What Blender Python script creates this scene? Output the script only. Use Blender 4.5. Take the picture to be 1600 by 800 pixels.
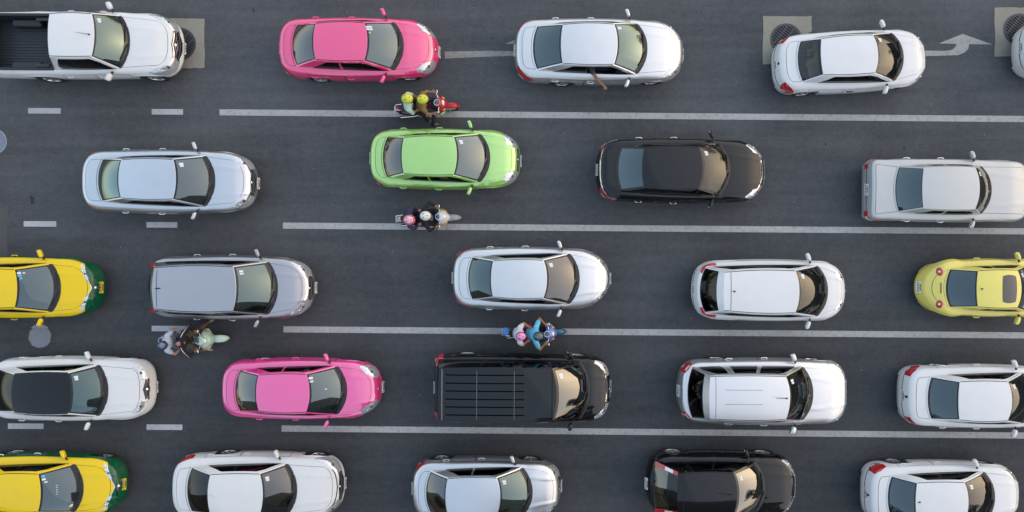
import bpy, bmesh, math, random
import numpy as np
from mathutils import Vector, Matrix

R = math.radians
rng = random.Random(7)
scene = bpy.context.scene
for o in list(bpy.data.objects):
    bpy.data.objects.remove(o)
C = scene.collection

# ------------------------------------------------------------------ camera, sky, sun, exposure
cam_d = bpy.data.cameras.new('camera')
cam_d.sensor_width = 36.0
cam_d.lens = 24.0
cam_d.clip_start = 0.5
cam_d.clip_end = 5000
cam = bpy.data.objects.new('camera', cam_d)
cam.location = (0, 0, 20.3)
cam.rotation_euler = (0, 0, 0)
C.objects.link(cam)
scene.camera = cam

SUN_EL, SUN_AZ = 15.0, 80.0      # azimuth clockwise from +Y
world = bpy.data.worlds.new('World')
scene.world = world
world.use_nodes = True
wn, wl = world.node_tree.nodes, world.node_tree.links
wn.clear()
wout = wn.new('ShaderNodeOutputWorld')
wbg = wn.new('ShaderNodeBackground')
sky = wn.new('ShaderNodeTexSky')
sky.sky_type = 'NISHITA'
sky.sun_disc = False
sky.sun_elevation = R(SUN_EL)
sky.sun_rotation = R(SUN_AZ)
sky.air_density = 1.0
sky.dust_density = 4.0
sky.ozone_density = 1.0
# thin high cloud over the whole dome: evens the range between the glow round the sun and the rest of the sky
gm = wn.new('ShaderNodeGamma')
gm.inputs['Gamma'].default_value = 0.37
gain = wn.new('ShaderNodeVectorMath')
gain.operation = 'SCALE'
gain.inputs['Scale'].default_value = 6.7
wl.new(sky.outputs[0], gm.inputs['Color'])
hs = wn.new('ShaderNodeHueSaturation')      # the power above washes colour out; put it back
hs.inputs['Saturation'].default_value = 1.7
wl.new(gm.outputs[0], hs.inputs['Color'])
wl.new(hs.outputs[0], gain.inputs[0])
wbal = wn.new('ShaderNodeVectorMath')       # camera white balance towards daylight blue, the same over the whole sky
wbal.operation = 'MULTIPLY'
wbal.inputs[1].default_value = (1.07, 1.0, 0.96)
wl.new(gain.outputs[0], wbal.inputs[0])
wl.new(wbal.outputs[0], wbg.inputs['Color'])
wbg.inputs['Strength'].default_value = 0.13
wl.new(wbg.outputs[0], wout.inputs['Surface'])

sun_d = bpy.data.lights.new('sun', 'SUN')
sun_d.energy = 0.5
sun_d.angle = R(140)
sun_d.color = (1.0, 0.91, 0.80)
sun = bpy.data.objects.new('sun', sun_d)
sd = Vector((math.sin(R(SUN_AZ)) * math.cos(R(SUN_EL)), math.cos(R(SUN_AZ)) * math.cos(R(SUN_EL)), math.sin(R(SUN_EL))))
sun.rotation_euler = sd.to_track_quat('Z', 'Y').to_euler()
sun.location = (40, 10, 30)
C.objects.link(sun)

vs = scene.view_settings
vs.view_transform = 'Standard'
vs.look = 'None'
vs.gamma = 1.0
vs.exposure = 0.0
vs.use_curve_mapping = False
scene.render.engine = 'CYCLES'

# ------------------------------------------------------------------ materials
MATS = {}


def nodes_of(name):
    m = bpy.data.materials.new(name)
    m.use_nodes = True
    nt = m.node_tree
    return m, nt.nodes, nt.links, nt.nodes['Principled BSDF']


def mat(name, col, rough=0.5, metal=0.0, coat=0.0, var=0.10, scale=6.0, emit=None, bump=0.0):
    """plain procedural material: colour with a little noise in value and gloss"""
    if name in MATS:
        return MATS[name]
    m, n, l, b = nodes_of(name)
    tc = n.new('ShaderNodeTexCoord')
    nz = n.new('ShaderNodeTexNoise')
    nz.inputs['Scale'].default_value = scale
    nz.inputs['Detail'].default_value = 4
    l.new(tc.outputs['Object'], nz.inputs['Vector'])
    mx = n.new('ShaderNodeMix')
    mx.data_type = 'RGBA'
    c = list(col) + [1]
    mx.inputs[6].default_value = [v * (1 - var) for v in col] + [1]
    mx.inputs[7].default_value = [min(1, v * (1 + var)) for v in col] + [1]
    l.new(nz.outputs[0], mx.inputs[0])
    l.new(mx.outputs[2], b.inputs['Base Color'])
    mr = n.new('ShaderNodeMapRange')
    mr.inputs[3].default_value = max(0.02, rough * 0.85)
    mr.inputs[4].default_value = min(1, rough * 1.15)
    l.new(nz.outputs[0], mr.inputs[0])
    l.new(mr.outputs[0], b.inputs['Roughness'])
    b.inputs['Metallic'].default_value = metal
    b.inputs['Coat Weight'].default_value = coat
    b.inputs['Coat Roughness'].default_value = 0.04
    if bump:
        bp = n.new('ShaderNodeBump')
        bp.inputs['Strength'].default_value = bump
        bp.inputs['Distance'].default_value = 0.01
        l.new(nz.outputs[0], bp.inputs['Height'])
        l.new(bp.outputs[0], b.inputs['Normal'])
    if emit:
        b.inputs['Emission Color'].default_value = list(emit[0]) + [1]
        b.inputs['Emission Strength'].default_value = emit[1]
    MATS[name] = m
    return m


def paint(name, col, metal=0.0, rough=0.38, coat=1.0, coat_ior=1.5, dust=0.11):
    """car paint: base, clear coat, faint road dust and soft panel waviness"""
    if name in MATS:
        return MATS[name]
    m, n, l, b = nodes_of(name)
    tc = n.new('ShaderNodeTexCoord')
    nz = n.new('ShaderNodeTexNoise')
    nz.inputs['Scale'].default_value = 1.6
    nz.inputs['Detail'].default_value = 6
    nz.inputs['Roughness'].default_value = 0.6
    l.new(tc.outputs['Object'], nz.inputs['Vector'])
    cr = n.new('ShaderNodeValToRGB')
    cr.color_ramp.elements[0].position = 0.45
    cr.color_ramp.elements[0].color = (0, 0, 0, 1)
    cr.color_ramp.elements[1].position = 0.8
    cr.color_ramp.elements[1].color = (1, 1, 1, 1)
    l.new(nz.outputs[0], cr.inputs[0])
    ml = n.new('ShaderNodeMath')
    ml.operation = 'MULTIPLY'
    ml.inputs[1].default_value = dust
    l.new(cr.outputs[0], ml.inputs[0])
    mx = n.new('ShaderNodeMix')
    mx.data_type = 'RGBA'
    mx.inputs[6].default_value = list(col) + [1]
    mx.inputs[7].default_value = (0.30, 0.27, 0.23, 1)
    l.new(ml.outputs[0], mx.inputs[0])
    l.new(mx.outputs[2], b.inputs['Base Color'])
    b.inputs['Metallic'].default_value = metal
    b.inputs['Roughness'].default_value = rough
    b.inputs['Coat Weight'].default_value = coat
    b.inputs['Coat IOR'].default_value = coat_ior
    b.inputs['Specular IOR Level'].default_value = 0.02 if metal < 0.2 else 0.5
    rr = n.new('ShaderNodeMapRange')
    rr.inputs[3].default_value = 0.03
    rr.inputs[4].default_value = 0.10
    l.new(nz.outputs[0], rr.inputs[0])
    l.new(rr.outputs[0], b.inputs['Coat Roughness'])
    n2 = n.new('ShaderNodeTexNoise')
    n2.inputs['Scale'].default_value = 3.0
    n2.inputs['Detail'].default_value = 1
    l.new(tc.outputs['Object'], n2.inputs['Vector'])
    bp = n.new('ShaderNodeBump')
    bp.inputs['Strength'].default_value = 0.025
    bp.inputs['Distance'].default_value = 0.02
    l.new(n2.outputs[0], bp.inputs['Height'])
    l.new(bp.outputs[0], b.inputs['Normal'])
    l.new(bp.outputs[0], b.inputs['Coat Normal'])
    MATS[name] = m
    return m


def glass(name, tint, refl=1.6, ior=1.55, rcol=(1, 1, 1)):
    """one sheet of tinted car glass: transparent film plus mirror reflection by Fresnel"""
    if name in MATS:
        return MATS[name]
    m = bpy.data.materials.new(name)
    m.use_nodes = True
    n, l = m.node_tree.nodes, m.node_tree.links
    n.clear()
    out = n.new('ShaderNodeOutputMaterial')
    tr = n.new('ShaderNodeBsdfTransparent')
    tr.inputs[0].default_value = list(tint) + [1]
    gl = n.new('ShaderNodeBsdfGlossy')
    gl.inputs['Color'].default_value = list(rcol) + [1]
    gl.inputs['Roughness'].default_value = 0.02
    fr = n.new('ShaderNodeFresnel')
    fr.inputs['IOR'].default_value = ior
    tc = n.new('ShaderNodeTexCoord')
    nz = n.new('ShaderNodeTexNoise')
    nz.inputs['Scale'].default_value = 2.2
    nz.inputs['Detail'].default_value = 2
    l.new(tc.outputs['Object'], nz.inputs['Vector'])
    bp = n.new('ShaderNodeBump')
    bp.inputs['Strength'].default_value = 0.05
    bp.inputs['Distance'].default_value = 0.02
    l.new(nz.outputs[0], bp.inputs['Height'])
    l.new(bp.outputs[0], gl.inputs['Normal'])
    mu = n.new('ShaderNodeMath')
    mu.operation = 'MULTIPLY'
    mu.use_clamp = True
    mu.inputs[1].default_value = refl
    l.new(fr.outputs[0], mu.inputs[0])
    mx = n.new('ShaderNodeMixShader')
    l.new(mu.outputs[0], mx.inputs[0])
    l.new(tr.outputs[0], mx.inputs[1])
    l.new(gl.outputs[0], mx.inputs[2])
    l.new(mx.outputs[0], out.inputs['Surface'])
    MATS[name] = m
    return m


M_BLACK = mat('black_plastic', (0.018, 0.018, 0.02), 0.5)
M_TRIM = mat('black_trim_gloss', (0.012, 0.012, 0.014), 0.18)
M_GAP = mat('panel_gap_dark', (0.01, 0.01, 0.011), 0.8)
M_UNDER = mat('underbody', (0.012, 0.012, 0.012), 0.9)
M_TYRE = mat('tyre_rubber', (0.022, 0.022, 0.023), 0.75, bump=0.3, scale=40)
M_RIM = mat('alloy_rim', (0.62, 0.63, 0.65), 0.3, 0.9)
M_CHROME = mat('chrome', (0.85, 0.85, 0.86), 0.12, 1.0)
M_LAMP = mat('headlamp_glass', (0.62, 0.65, 0.68), 0.12, 0.55, 1.0, var=0.35, scale=14)
M_LAMPIN = mat('headlamp_inner', (0.05, 0.05, 0.055), 0.2, 0.3, 1.0)
M_RED = mat('tail_lamp_red', (0.50, 0.012, 0.02), 0.15, 0.0, 1.0, var=0.35, scale=16)
M_CLEAR = mat('tail_lamp_clear', (0.78, 0.76, 0.76), 0.15, 0.2, 1.0)
M_PLATE = mat('plate_white', (0.72, 0.72, 0.70), 0.5)
M_PLATEY = mat('plate_yellow', (0.75, 0.50, 0.02), 0.5)
M_INK = mat('plate_ink', (0.02, 0.02, 0.02), 0.6)
M_CABIN = mat('cabin_dark', (0.022, 0.023, 0.025), 0.85)
M_DASH = mat('dashboard_vinyl', (0.035, 0.037, 0.04), 0.6, bump=0.2, scale=60)
M_SEAT = mat('seat_dark_cloth', (0.05, 0.05, 0.055), 0.9)
M_BEIGE = mat('seat_beige', (0.45, 0.36, 0.22), 0.8)
M_STICK = mat('sticker_white', (0.75, 0.77, 0.78), 0.5)
M_STICKB = mat('sticker_blue', (0.12, 0.45, 0.70), 0.5)
M_GOLD = mat('brass_ornament', (0.75, 0.50, 0.15), 0.35, 0.6)
G_TINT = glass('glass_tint', (0.10, 0.12, 0.125), 3.0)
G_BLUE = glass('glass_blue_film', (0.10, 0.15, 0.17), 3.2, rcol=(0.80, 0.96, 1.0))
G_CLEAR = glass('glass_clear', (0.50, 0.55, 0.53), 1.2)
G_SEMI = glass('glass_semi', (0.26, 0.32, 0.32), 4.2, rcol=(0.88, 1.0, 0.98))
G_DARK = glass('glass_dark', (0.02, 0.02, 0.022), 0.9)
G_SIDE = glass('glass_side', (0.13, 0.135, 0.135), 0.7)
G_GREEN = glass('glass_green', (0.18, 0.30, 0.26), 3.8, rcol=(0.74, 0.97, 0.95))

# ------------------------------------------------------------------ mesh helpers


def link(name, me, parent=None, mats=()):
    for m in mats:
        me.materials.append(m)
    o = bpy.data.objects.new(name, me)
    C.objects.link(o)
    if parent is not None:
        o.parent = parent
    return o


def mesh(name, V, F, parent=None, mats=(), mi=None, smooth=True, sharp=None):
    me = bpy.data.meshes.new(name)
    me.from_pydata([tuple(map(float, v)) for v in V], [], [tuple(map(int, f)) for f in F])
    if mi is not None:
        me.polygons.foreach_set('material_index', np.asarray(mi, dtype=np.int32))
    if smooth:
        me.polygons.foreach_set('use_smooth', np.ones(len(me.polygons), dtype=bool))
        if sharp:
            me.set_sharp_from_angle(angle=R(sharp))
    me.update()
    return link(name, me, parent, mats)


def thing(name, label, cat, loc=(0, 0, 0), rz=0.0, group=None):
    o = bpy.data.objects.new(name, None)
    o.empty_display_size = 0.3
    C.objects.link(o)
    o.location = loc
    o.rotation_euler = (0, 0, rz)
    o['label'] = label
    o['category'] = cat
    if group:
        o['group'] = group
    return o


def structure(o):
    o['kind'] = 'structure'
    return o


class MB:
    """collects simple solids into one mesh"""

    def __init__(s):
        s.V, s.F, s.M = [], [], []

    def add(s, V, F, m=0):
        k = len(s.V)
        s.V += [tuple(v) for v in V]
        s.F += [tuple(i + k for i in f) for f in F]
        s.M += [m] * len(F)
        return s

    def box(s, c, size, rot=None, m=0, bev=0.0):
        x, y, z = [v / 2 for v in size]
        b = min(bev, x * .9, y * .9, z * .9)
        if b <= 0:
            P = [(i * x, j * y, k * z) for i in (-1, 1) for j in (-1, 1) for k in (-1, 1)]
            F = [(0, 1, 3, 2), (4, 6, 7, 5), (0, 4, 5, 1), (2, 3, 7, 6), (0, 2, 6, 4), (1, 5, 7, 3)]
        else:
            # rounded box: bevelled outline stacked in z
            P, F = [], []
            ring = []
            for (sx, sy, a0) in ((1, 1, 0), (-1, 1, 90), (-1, -1, 180), (1, -1, 270)):
                for a in (0, 45, 90):
                    ring.append((sx * (x - b) + b * math.cos(R(a0 + a)), sy * (y - b) + b * math.sin(R(a0 + a))))
            n = len(ring)
            for (zz, ins) in ((-z, b * .6), (-z + b * .6, 0), (z - b * .6, 0), (z, b * .6)):
                for (px, py) in ring:
                    P.append((px * (1 - ins / max(x, 1e-6)), py * (1 - ins / max(y, 1e-6)), zz))
            for k in range(3):
                for i in range(n):
                    j = (i + 1) % n
                    F.append((k * n + i, k * n + j, (k + 1) * n + j, (k + 1) * n + i))
            F.append(tuple(range(n - 1, -1, -1)))
            F.append(tuple(range(3 * n, 4 * n)))
        T = Matrix.Translation(c)
        if rot is not None:
            T = T @ (rot if isinstance(rot, Matrix) else Matrix.Rotation(rot, 4, 'Z'))
        return s.add([T @ Vector(p) for p in P], F, m)

    def tube(s, pts, rad, n=8, m=0, caps=True):
        pts = [Vector(p) for p in pts]
        if not hasattr(rad, '__len__'):
            rad = [rad] * len(pts)
        P, F = [], []
        up = Vector((0, 0, 1))
        for i, p in enumerate(pts):
            d = (pts[min(i + 1, len(pts) - 1)] - pts[max(i - 1, 0)]).normalized()
            a = d.cross(up)
            if a.length < 1e-3:
                a = d.cross(Vector((0, 1, 0)))
            a.normalize()
            b = d.cross(a).normalized()
            for k in range(n):
                t = 2 * math.pi * k / n
                P.append(p + (a * math.cos(t) + b * math.sin(t)) * rad[i])
        for i in range(len(pts) - 1):
            for k in range(n):
                j = (k + 1) % n
                F.append((i * n + k, i * n + j, (i + 1) * n + j, (i + 1) * n + k))
        if caps:
            F.append(tuple(range(n - 1, -1, -1)))
            F.append(tuple(range((len(pts) - 1) * n, len(pts) * n)))
        return s.add(P, F, m)

    def ell(s, c, r, rot=None, m=0, nu=16, nv=10, pw=1.0):
        P, F = [], []
        T = Matrix.Translation(c)
        if rot is not None:
            T = T @ rot
        sp = lambda v: math.copysign(abs(v) ** pw, v)
        for j in range(1, nv):
            ph = math.pi * j / nv
            for i in range(nu):
                th = 2 * math.pi * i / nu
                P.append(T @ Vector((r[0] * sp(math.sin(ph)) * sp(math.cos(th)), r[1] * sp(math.sin(ph)) * sp(math.sin(th)), r[2] * sp(math.cos(ph)))))
        for j in range(nv - 2):
            for i in range(nu):
                k = (i + 1) % nu
                F.append((j * nu + i, (j + 1) * nu + i, (j + 1) * nu + k, j * nu + k))
        a, b = len(P), len(P) + 1
        P += [T @ Vector((0, 0, r[2])), T @ Vector((0, 0, -r[2]))]
        for i in range(nu):
            k = (i + 1) % nu
            F.append((a, i, k))
            F.append((b, (nv - 2) * nu + k, (nv - 2) * nu + i))
        return s.add(P, F, m)

    def lathe(s, prof, c, axis='Y', n=28, m=0, closed=True):
        """prof: (radius, along) pairs turned about an axis through c"""
        P, F = [], []
        k = len(prof)
        for i in range(n):
            t = 2 * math.pi * i / n
            for (r, a) in prof:
                if axis == 'Y':
                    P.append((c[0] + r * math.cos(t), c[1] + a, c[2] + r * math.sin(t)))
                else:
                    P.append((c[0] + r * math.cos(t), c[1] + r * math.sin(t), c[2] + a))
        for i in range(n):
            j = (i + 1) % n
            for q in range(k if closed else k - 1):
                w = (q + 1) % k
                F.append((i * k + q, j * k + q, j * k + w, i * k + w))
        return s.add(P, F, m)

    def build(s, name, mats, parent=None, smooth=True, sharp=40):
        if not isinstance(mats, (list, tuple)):
            mats = [mats]
        return mesh(name, s.V, s.F, parent, mats, s.M, smooth, sharp)


def grid_faces(nu, nv, closed_u=False):
    F = []
    for i in range(nu if closed_u else nu - 1):
        j = (i + 1) % nu
        for k in range(nv - 1):
            F.append((i * nv + k, j * nv + k, j * nv + k + 1, i * nv + k + 1))
    return F


def pch(pts):
    """smooth monotone interpolation through points"""
    x = np.array([p[0] for p in pts], float)
    y = np.array([p[1] for p in pts], float)
    h = np.diff(x)
    d = np.diff(y) / h
    m = np.zeros(len(x))
    m[0], m[-1] = d[0], d[-1]
    for i in range(1, len(x) - 1):
        if d[i - 1] * d[i] > 0:
            w1, w2 = 2 * h[i] + h[i - 1], h[i] + 2 * h[i - 1]
            m[i] = (w1 + w2) / (w1 / d[i - 1] + w2 / d[i])

    def f(q):
        q = np.clip(np.asarray(q, float), x[0], x[-1])
        i = np.clip(np.searchsorted(x, q, side='right') - 1, 0, len(h) - 1)
        t = (q - x[i]) / h[i]
        return ((1 + 2 * t) * (1 - t) ** 2 * y[i] + t * (1 - t) ** 2 * h[i] * m[i]
                + t * t * (3 - 2 * t) * y[i + 1] + t * t * (t - 1) * h[i] * m[i + 1])
    return f


def sstep(a, b, x):
    t = np.clip((np.asarray(x, float) - a) / (b - a), 0, 1)
    return t * t * (3 - 2 * t)
# ------------------------------------------------------------------ road, pavements, ground
PX = 52.55                      # photograph pixels per metre on the ground


def gp(u, v):
    return ((u - 800) / PX, (400 - v) / PX)


def asphalt_mat():
    m, n, l, b = nodes_of('asphalt')
    tc = n.new('ShaderNodeTexCoord')

    def noise(scale, detail, vec=None, rough=0.5):
        z = n.new('ShaderNodeTexNoise')
        z.inputs['Scale'].default_value = scale
        z.inputs['Detail'].default_value = detail
        z.inputs['Roughness'].default_value = rough
        l.new(vec or tc.outputs['Object'], z.inputs['Vector'])
        return z

    def math_(op, a, bb=None, clamp=False):
        q = n.new('ShaderNodeMath')
        q.operation = op
        q.use_clamp = clamp
        for k, v in enumerate((a, bb)):
            if v is None:
                continue
            if isinstance(v, (int, float)):
                q.inputs[k].default_value = v
            else:
                l.new(v, q.inputs[k])
        return q.outputs[0]
    mp = n.new('ShaderNodeMapping')
    mp.inputs['Scale'].default_value = (0.07, 1.0, 1.0)
    l.new(tc.outputs['Object'], mp.inputs['Vector'])
    fine = noise(17, 4, rough=0.8)        # aggregate
    mid = noise(5, 6, rough=0.65)
    big = noise(0.35, 4)
    streak = noise(2.6, 5, mp.outputs[0], 0.6)   # tyre-worn bands along the lanes
    v = math_('MULTIPLY_ADD', fine.outputs[0], 0.9)
    n1 = math_('ADD', math_('MULTIPLY', fine.outputs[0], 0.75), math_('MULTIPLY', mid.outputs[0], 0.45))
    n2 = math_('ADD', n1, math_('MULTIPLY', big.outputs[0], 0.60))
    n3 = math_('ADD', n2, math_('MULTIPLY', streak.outputs[0], 0.50))
    mr = n.new('ShaderNodeMapRange')
    mr.inputs[1].default_value = 0.86
    mr.inputs[2].default_value = 1.48
    mr.inputs[3].default_value = 0.0
    mr.inputs[4].default_value = 1.0
    l.new(n3, mr.inputs[0])
    cr = n.new('ShaderNodeValToRGB')
    e = cr.color_ramp.elements
    e[0].position = 0.0
    e[0].color = (0.055, 0.060, 0.068, 1)
    e[1].position = 1.0
    e[1].color = (0.152, 0.158, 0.168, 1)
    l.new(mr.outputs[0], cr.inputs[0])
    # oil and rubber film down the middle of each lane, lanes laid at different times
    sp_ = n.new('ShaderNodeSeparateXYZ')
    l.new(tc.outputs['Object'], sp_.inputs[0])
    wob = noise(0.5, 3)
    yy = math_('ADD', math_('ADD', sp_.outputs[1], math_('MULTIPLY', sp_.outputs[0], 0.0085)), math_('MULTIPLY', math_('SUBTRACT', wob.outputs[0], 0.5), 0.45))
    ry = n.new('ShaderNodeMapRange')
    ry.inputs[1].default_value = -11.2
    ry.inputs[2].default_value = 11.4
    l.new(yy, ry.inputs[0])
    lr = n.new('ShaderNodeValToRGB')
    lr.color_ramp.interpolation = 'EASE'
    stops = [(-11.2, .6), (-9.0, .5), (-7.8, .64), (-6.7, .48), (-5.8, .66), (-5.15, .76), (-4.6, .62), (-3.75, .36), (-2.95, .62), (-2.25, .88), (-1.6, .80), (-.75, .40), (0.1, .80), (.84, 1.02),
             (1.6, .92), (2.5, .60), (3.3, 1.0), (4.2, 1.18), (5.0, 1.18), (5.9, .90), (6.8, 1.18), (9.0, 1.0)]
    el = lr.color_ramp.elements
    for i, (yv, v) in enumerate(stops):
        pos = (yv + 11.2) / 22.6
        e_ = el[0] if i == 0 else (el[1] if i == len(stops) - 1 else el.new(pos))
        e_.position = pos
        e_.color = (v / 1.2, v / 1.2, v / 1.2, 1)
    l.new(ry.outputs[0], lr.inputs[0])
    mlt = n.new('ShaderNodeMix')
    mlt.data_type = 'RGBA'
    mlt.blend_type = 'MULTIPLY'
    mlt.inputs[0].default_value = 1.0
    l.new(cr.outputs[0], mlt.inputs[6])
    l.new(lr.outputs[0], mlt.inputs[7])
    # pale grit and small dark oil spots
    vo = n.new('ShaderNodeTexVoronoi')
    vo.inputs['Scale'].default_value = 2.3
    l.new(tc.outputs['Object'], vo.inputs['Vector'])
    spot = math_('LESS_THAN', math_('ADD', vo.outputs['Distance'], math_('MULTIPLY', mid.outputs[0], 0.10)), 0.105)
    sep = n.new('ShaderNodeSeparateColor')
    l.new(vo.outputs['Color'], sep.inputs[0])
    some = math_('GREATER_THAN', sep.outputs[0], 0.62)
    sp = math_('MULTIPLY', math_('MULTIPLY', spot, some), 0.55)
    mx = n.new('ShaderNodeMix')
    mx.data_type = 'RGBA'
    l.new(sp, mx.inputs[0])
    l.new(mlt.outputs[2], mx.inputs[6])
    mx.inputs[7].default_value = (0.016, 0.016, 0.018, 1)
    vo2 = n.new('ShaderNodeTexVoronoi')
    vo2.inputs['Scale'].default_value = 1.7
    l.new(tc.outputs['Object'], vo2.inputs['Vector'])
    grit = math_('MULTIPLY', math_('LESS_THAN', vo2.outputs['Distance'], 0.03), 0.6)
    mx2 = n.new('ShaderNodeMix')
    mx2.data_type = 'RGBA'
    l.new(grit, mx2.inputs[0])
    l.new(mx.outputs[2], mx2.inputs[6])
    mx2.inputs[7].default_value = (0.30, 0.29, 0.27, 1)
    l.new(mx2.outputs[2], b.inputs['Base Color'])
    b.inputs['Roughness'].default_value = 0.86
    b.inputs['Specular IOR Level'].default_value = 0.35
    bp = n.new('ShaderNodeBump')
    bp.inputs['Strength'].default_value = 0.5
    bp.inputs['Distance'].default_value = 0.006
    l.new(fine.outputs[0], bp.inputs['Height'])
    l.new(bp.outputs[0], b.inputs['Normal'])
    return m


def worn_paint_mat(name, col, wear=0.5, under=(0.06, 0.062, 0.066)):
    m, n, l, b = nodes_of(name)
    tc = n.new('ShaderNodeTexCoord')
    z1 = n.new('ShaderNodeTexNoise')
    z1.inputs['Scale'].default_value = 9
    z1.inputs['Detail'].default_value = 8
    z1.inputs['Roughness'].default_value = 0.75
    l.new(tc.outputs['Object'], z1.inputs['Vector'])
    cr = n.new('ShaderNodeValToRGB')
    cr.color_ramp.elements[0].position = 0.60 - 0.10 * wear
    cr.color_ramp.elements[1].position = 0.86
    l.new(z1.outputs[0], cr.inputs[0])
    z2 = n.new('ShaderNodeTexNoise')
    z2.inputs['Scale'].default_value = 1.3
    z2.inputs['Detail'].default_value = 5
    l.new(tc.outputs['Object'], z2.inputs['Vector'])
    m0 = n.new('ShaderNodeMix')
    m0.data_type = 'RGBA'
    m0.inputs[6].default_value = [v * 0.72 for v in col] + [1]
    m0.inputs[7].default_value = [min(1, v * 1.15) for v in col] + [1]
    l.new(z2.outputs[0], m0.inputs[0])
    mx = n.new('ShaderNodeMix')
    mx.data_type = 'RGBA'
    l.new(cr.outputs[0], mx.inputs[0])
    l.new(m0.outputs[2], mx.inputs[6])
    mx.inputs[7].default_value = list(under) + [1]
    l.new(mx.outputs[2], b.inputs['Base Color'])
    b.inputs['Roughness'].default_value = 0.75
    return m


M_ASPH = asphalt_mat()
M_LINE = worn_paint_mat('road_paint_white', (0.44, 0.44, 0.435), 1.05)
M_DASH_P = worn_paint_mat('road_paint_dash', (0.47, 0.48, 0.50), 0.7)
M_ARROW = worn_paint_mat('road_paint_arrow', (0.38, 0.37, 0.345), 1.05)
M_ARROW2 = worn_paint_mat('road_paint_arrow_worn', (0.30, 0.29, 0.265), 1.25)
M_CONC = worn_paint_mat('concrete_pad_mat', (0.30, 0.285, 0.235), 1.0, (0.20, 0.19, 0.165))
M_IRON = mat('cast_iron', (0.07, 0.075, 0.085), 0.6, 0.3, var=0.3, scale=12)
M_STEEL = mat('worn_steel_lid', (0.22, 0.25, 0.30), 0.45, 0.5, var=0.3, scale=8)
M_PATCH = worn_paint_mat('lid_cement', (0.26, 0.28, 0.33), 0.9, (0.16, 0.17, 0.2))
M_OLDASPH = worn_paint_mat('old_asphalt', (0.088, 0.088, 0.086), 0.8, (0.05, 0.05, 0.052))
M_SIDEWALK = worn_paint_mat('pavement_concrete', (0.30, 0.29, 0.27), 0.7, (0.2, 0.19, 0.18))
M_GROUND = worn_paint_mat('city_ground', (0.13, 0.125, 0.115), 0.7, (0.09, 0.10, 0.07))


def sheet(name, pts, z, m, kind=True):
    o = mesh(name, [(x, y, z) for x, y in pts], [tuple(range(len(pts)))], None, [m], smooth=False)
    if kind:
        structure(o)
    return o


def slab(name, pts, z0, z1, m):
    n = len(pts)
    V = [(x, y, z0) for x, y in pts] + [(x, y, z1) for x, y in pts]
    F = [tuple(range(n, 2 * n))] + [(i, (i + 1) % n, n + (i + 1) % n, n + i) for i in range(n)]
    o = mesh(name, V, F, None, [m], smooth=False)
    return structure(o)


sheet('ground', [(-2500, -2500), (2500, -2500), (2500, 2500), (-2500, 2500)], -0.12, M_GROUND)
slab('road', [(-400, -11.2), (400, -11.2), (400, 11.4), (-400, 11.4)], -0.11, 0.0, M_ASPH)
slab('pavement', [(-400, 11.4), (400, 11.4), (400, 15.0), (-400, 15.0)], -0.11, 0.13, M_SIDEWALK)
slab('pavement', [(-400, -15.0), (400, -15.0), (400, -11.2), (-400, -11.2)], -0.11, 0.13, M_SIDEWALK)


def stroke(name, u0, v0, u1, v1, w, m, extend=0.0):
    a, b = Vector(gp(u0, v0)), Vector(gp(u1, v1))
    d = (b - a).normalized()
    nn = Vector((-d.y, d.x)) * (w / PX / 2)
    b = b + d * extend
    k = max(1, int((b - a).length / 1.5))
    P = []
    for i in range(k + 1):
        p = a.lerp(b, i / k)
        P.append(p)
    V = [(p.x + s * nn.x, p.y + s * nn.y, 0.004) for p in P for s in (-1, 1)]
    F = [(2 * i, 2 * i + 2, 2 * i + 3, 2 * i + 1) for i in range(k)]
    o = mesh(name, V, F, None, [m], smooth=False)
    return structure(o)


for (u0, v0, u1, v1) in ((343, 175.5, 1600, 186.0), (442, 352.5, 1600, 361.5), (443, 514.5, 1600, 524.0), (440, 669.5, 1600, 680.5)):
    stroke('lane_line', u0, v0, u1, v1, 9.6, M_LINE, 14.0)
for (u0, u1, v) in ((44, 95, 173), (237, 286, 174.6), (37, 88, 349.7), (229, 277, 351.2), (237, 300, 513.2), (12.5, 68, 665.7), (229, 285, 667.3)):
    stroke('lane_dash', u0, v, u1, v + 0.3, 8.6, M_DASH_P)
stroke('worn_dash_trace', -30, 171, 15, 172, 17, M_OLDASPH)
o = sheet('old_asphalt_patch', [gp(-60, 325), gp(11, 325), gp(12, 402), gp(-60, 405)], 0.003, M_OLDASPH)


def arrow(du, dv, taper, m):
    """painted lane arrow: shaft, bend to the left and a broad head"""
    pts = [(1372, 78 - taper), (1440, 79), (1478, 79.5), (1488, 77.5), (1493, 73), (1494, 68.4), (1466.5, 68),
           (1504, 53), (1551, 69.5), (1514, 69), (1513, 76), (1507, 82), (1497, 86.2), (1440, 88), (1372, 93 + taper)]
    V = [gp(u + du, v + dv) for u, v in pts]
    me = bpy.data.meshes.new('turn_arrow')
    bm = bmesh.new()
    f = bm.faces.new([bm.verts.new((x, y, 0.004)) for x, y in V])
    f.normal_update()
    if f.normal.z < 0:
        f.normal_flip()
    bmesh.ops.triangulate(bm, faces=[f])
    bm.to_mesh(me)
    bm.free()
    return structure(link('turn_arrow', me, None, [m]))


arrow(0, 0, 0, M_ARROW)
arrow(-677, 0.5, -2.0, M_ARROW2)


def concrete_pad(u0, v0, u1, v1, label):
    jit = lambda: rng.uniform(-.012, .012)
    pts = []
    cs = [gp(u0, v1), gp(u1, v1), gp(u1, v0), gp(u0, v0)]
    for i in range(4):
        a, b = cs[i], cs[(i + 1) % 4]
        for k in range(8):
            t = k / 8
            pts.append((a[0] + (b[0] - a[0]) * t + jit(), a[1] + (b[1] - a[1]) * t + jit()))
    o = slab('concrete_pad', pts, -0.005, 0.012, M_CONC)
    return o


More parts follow.
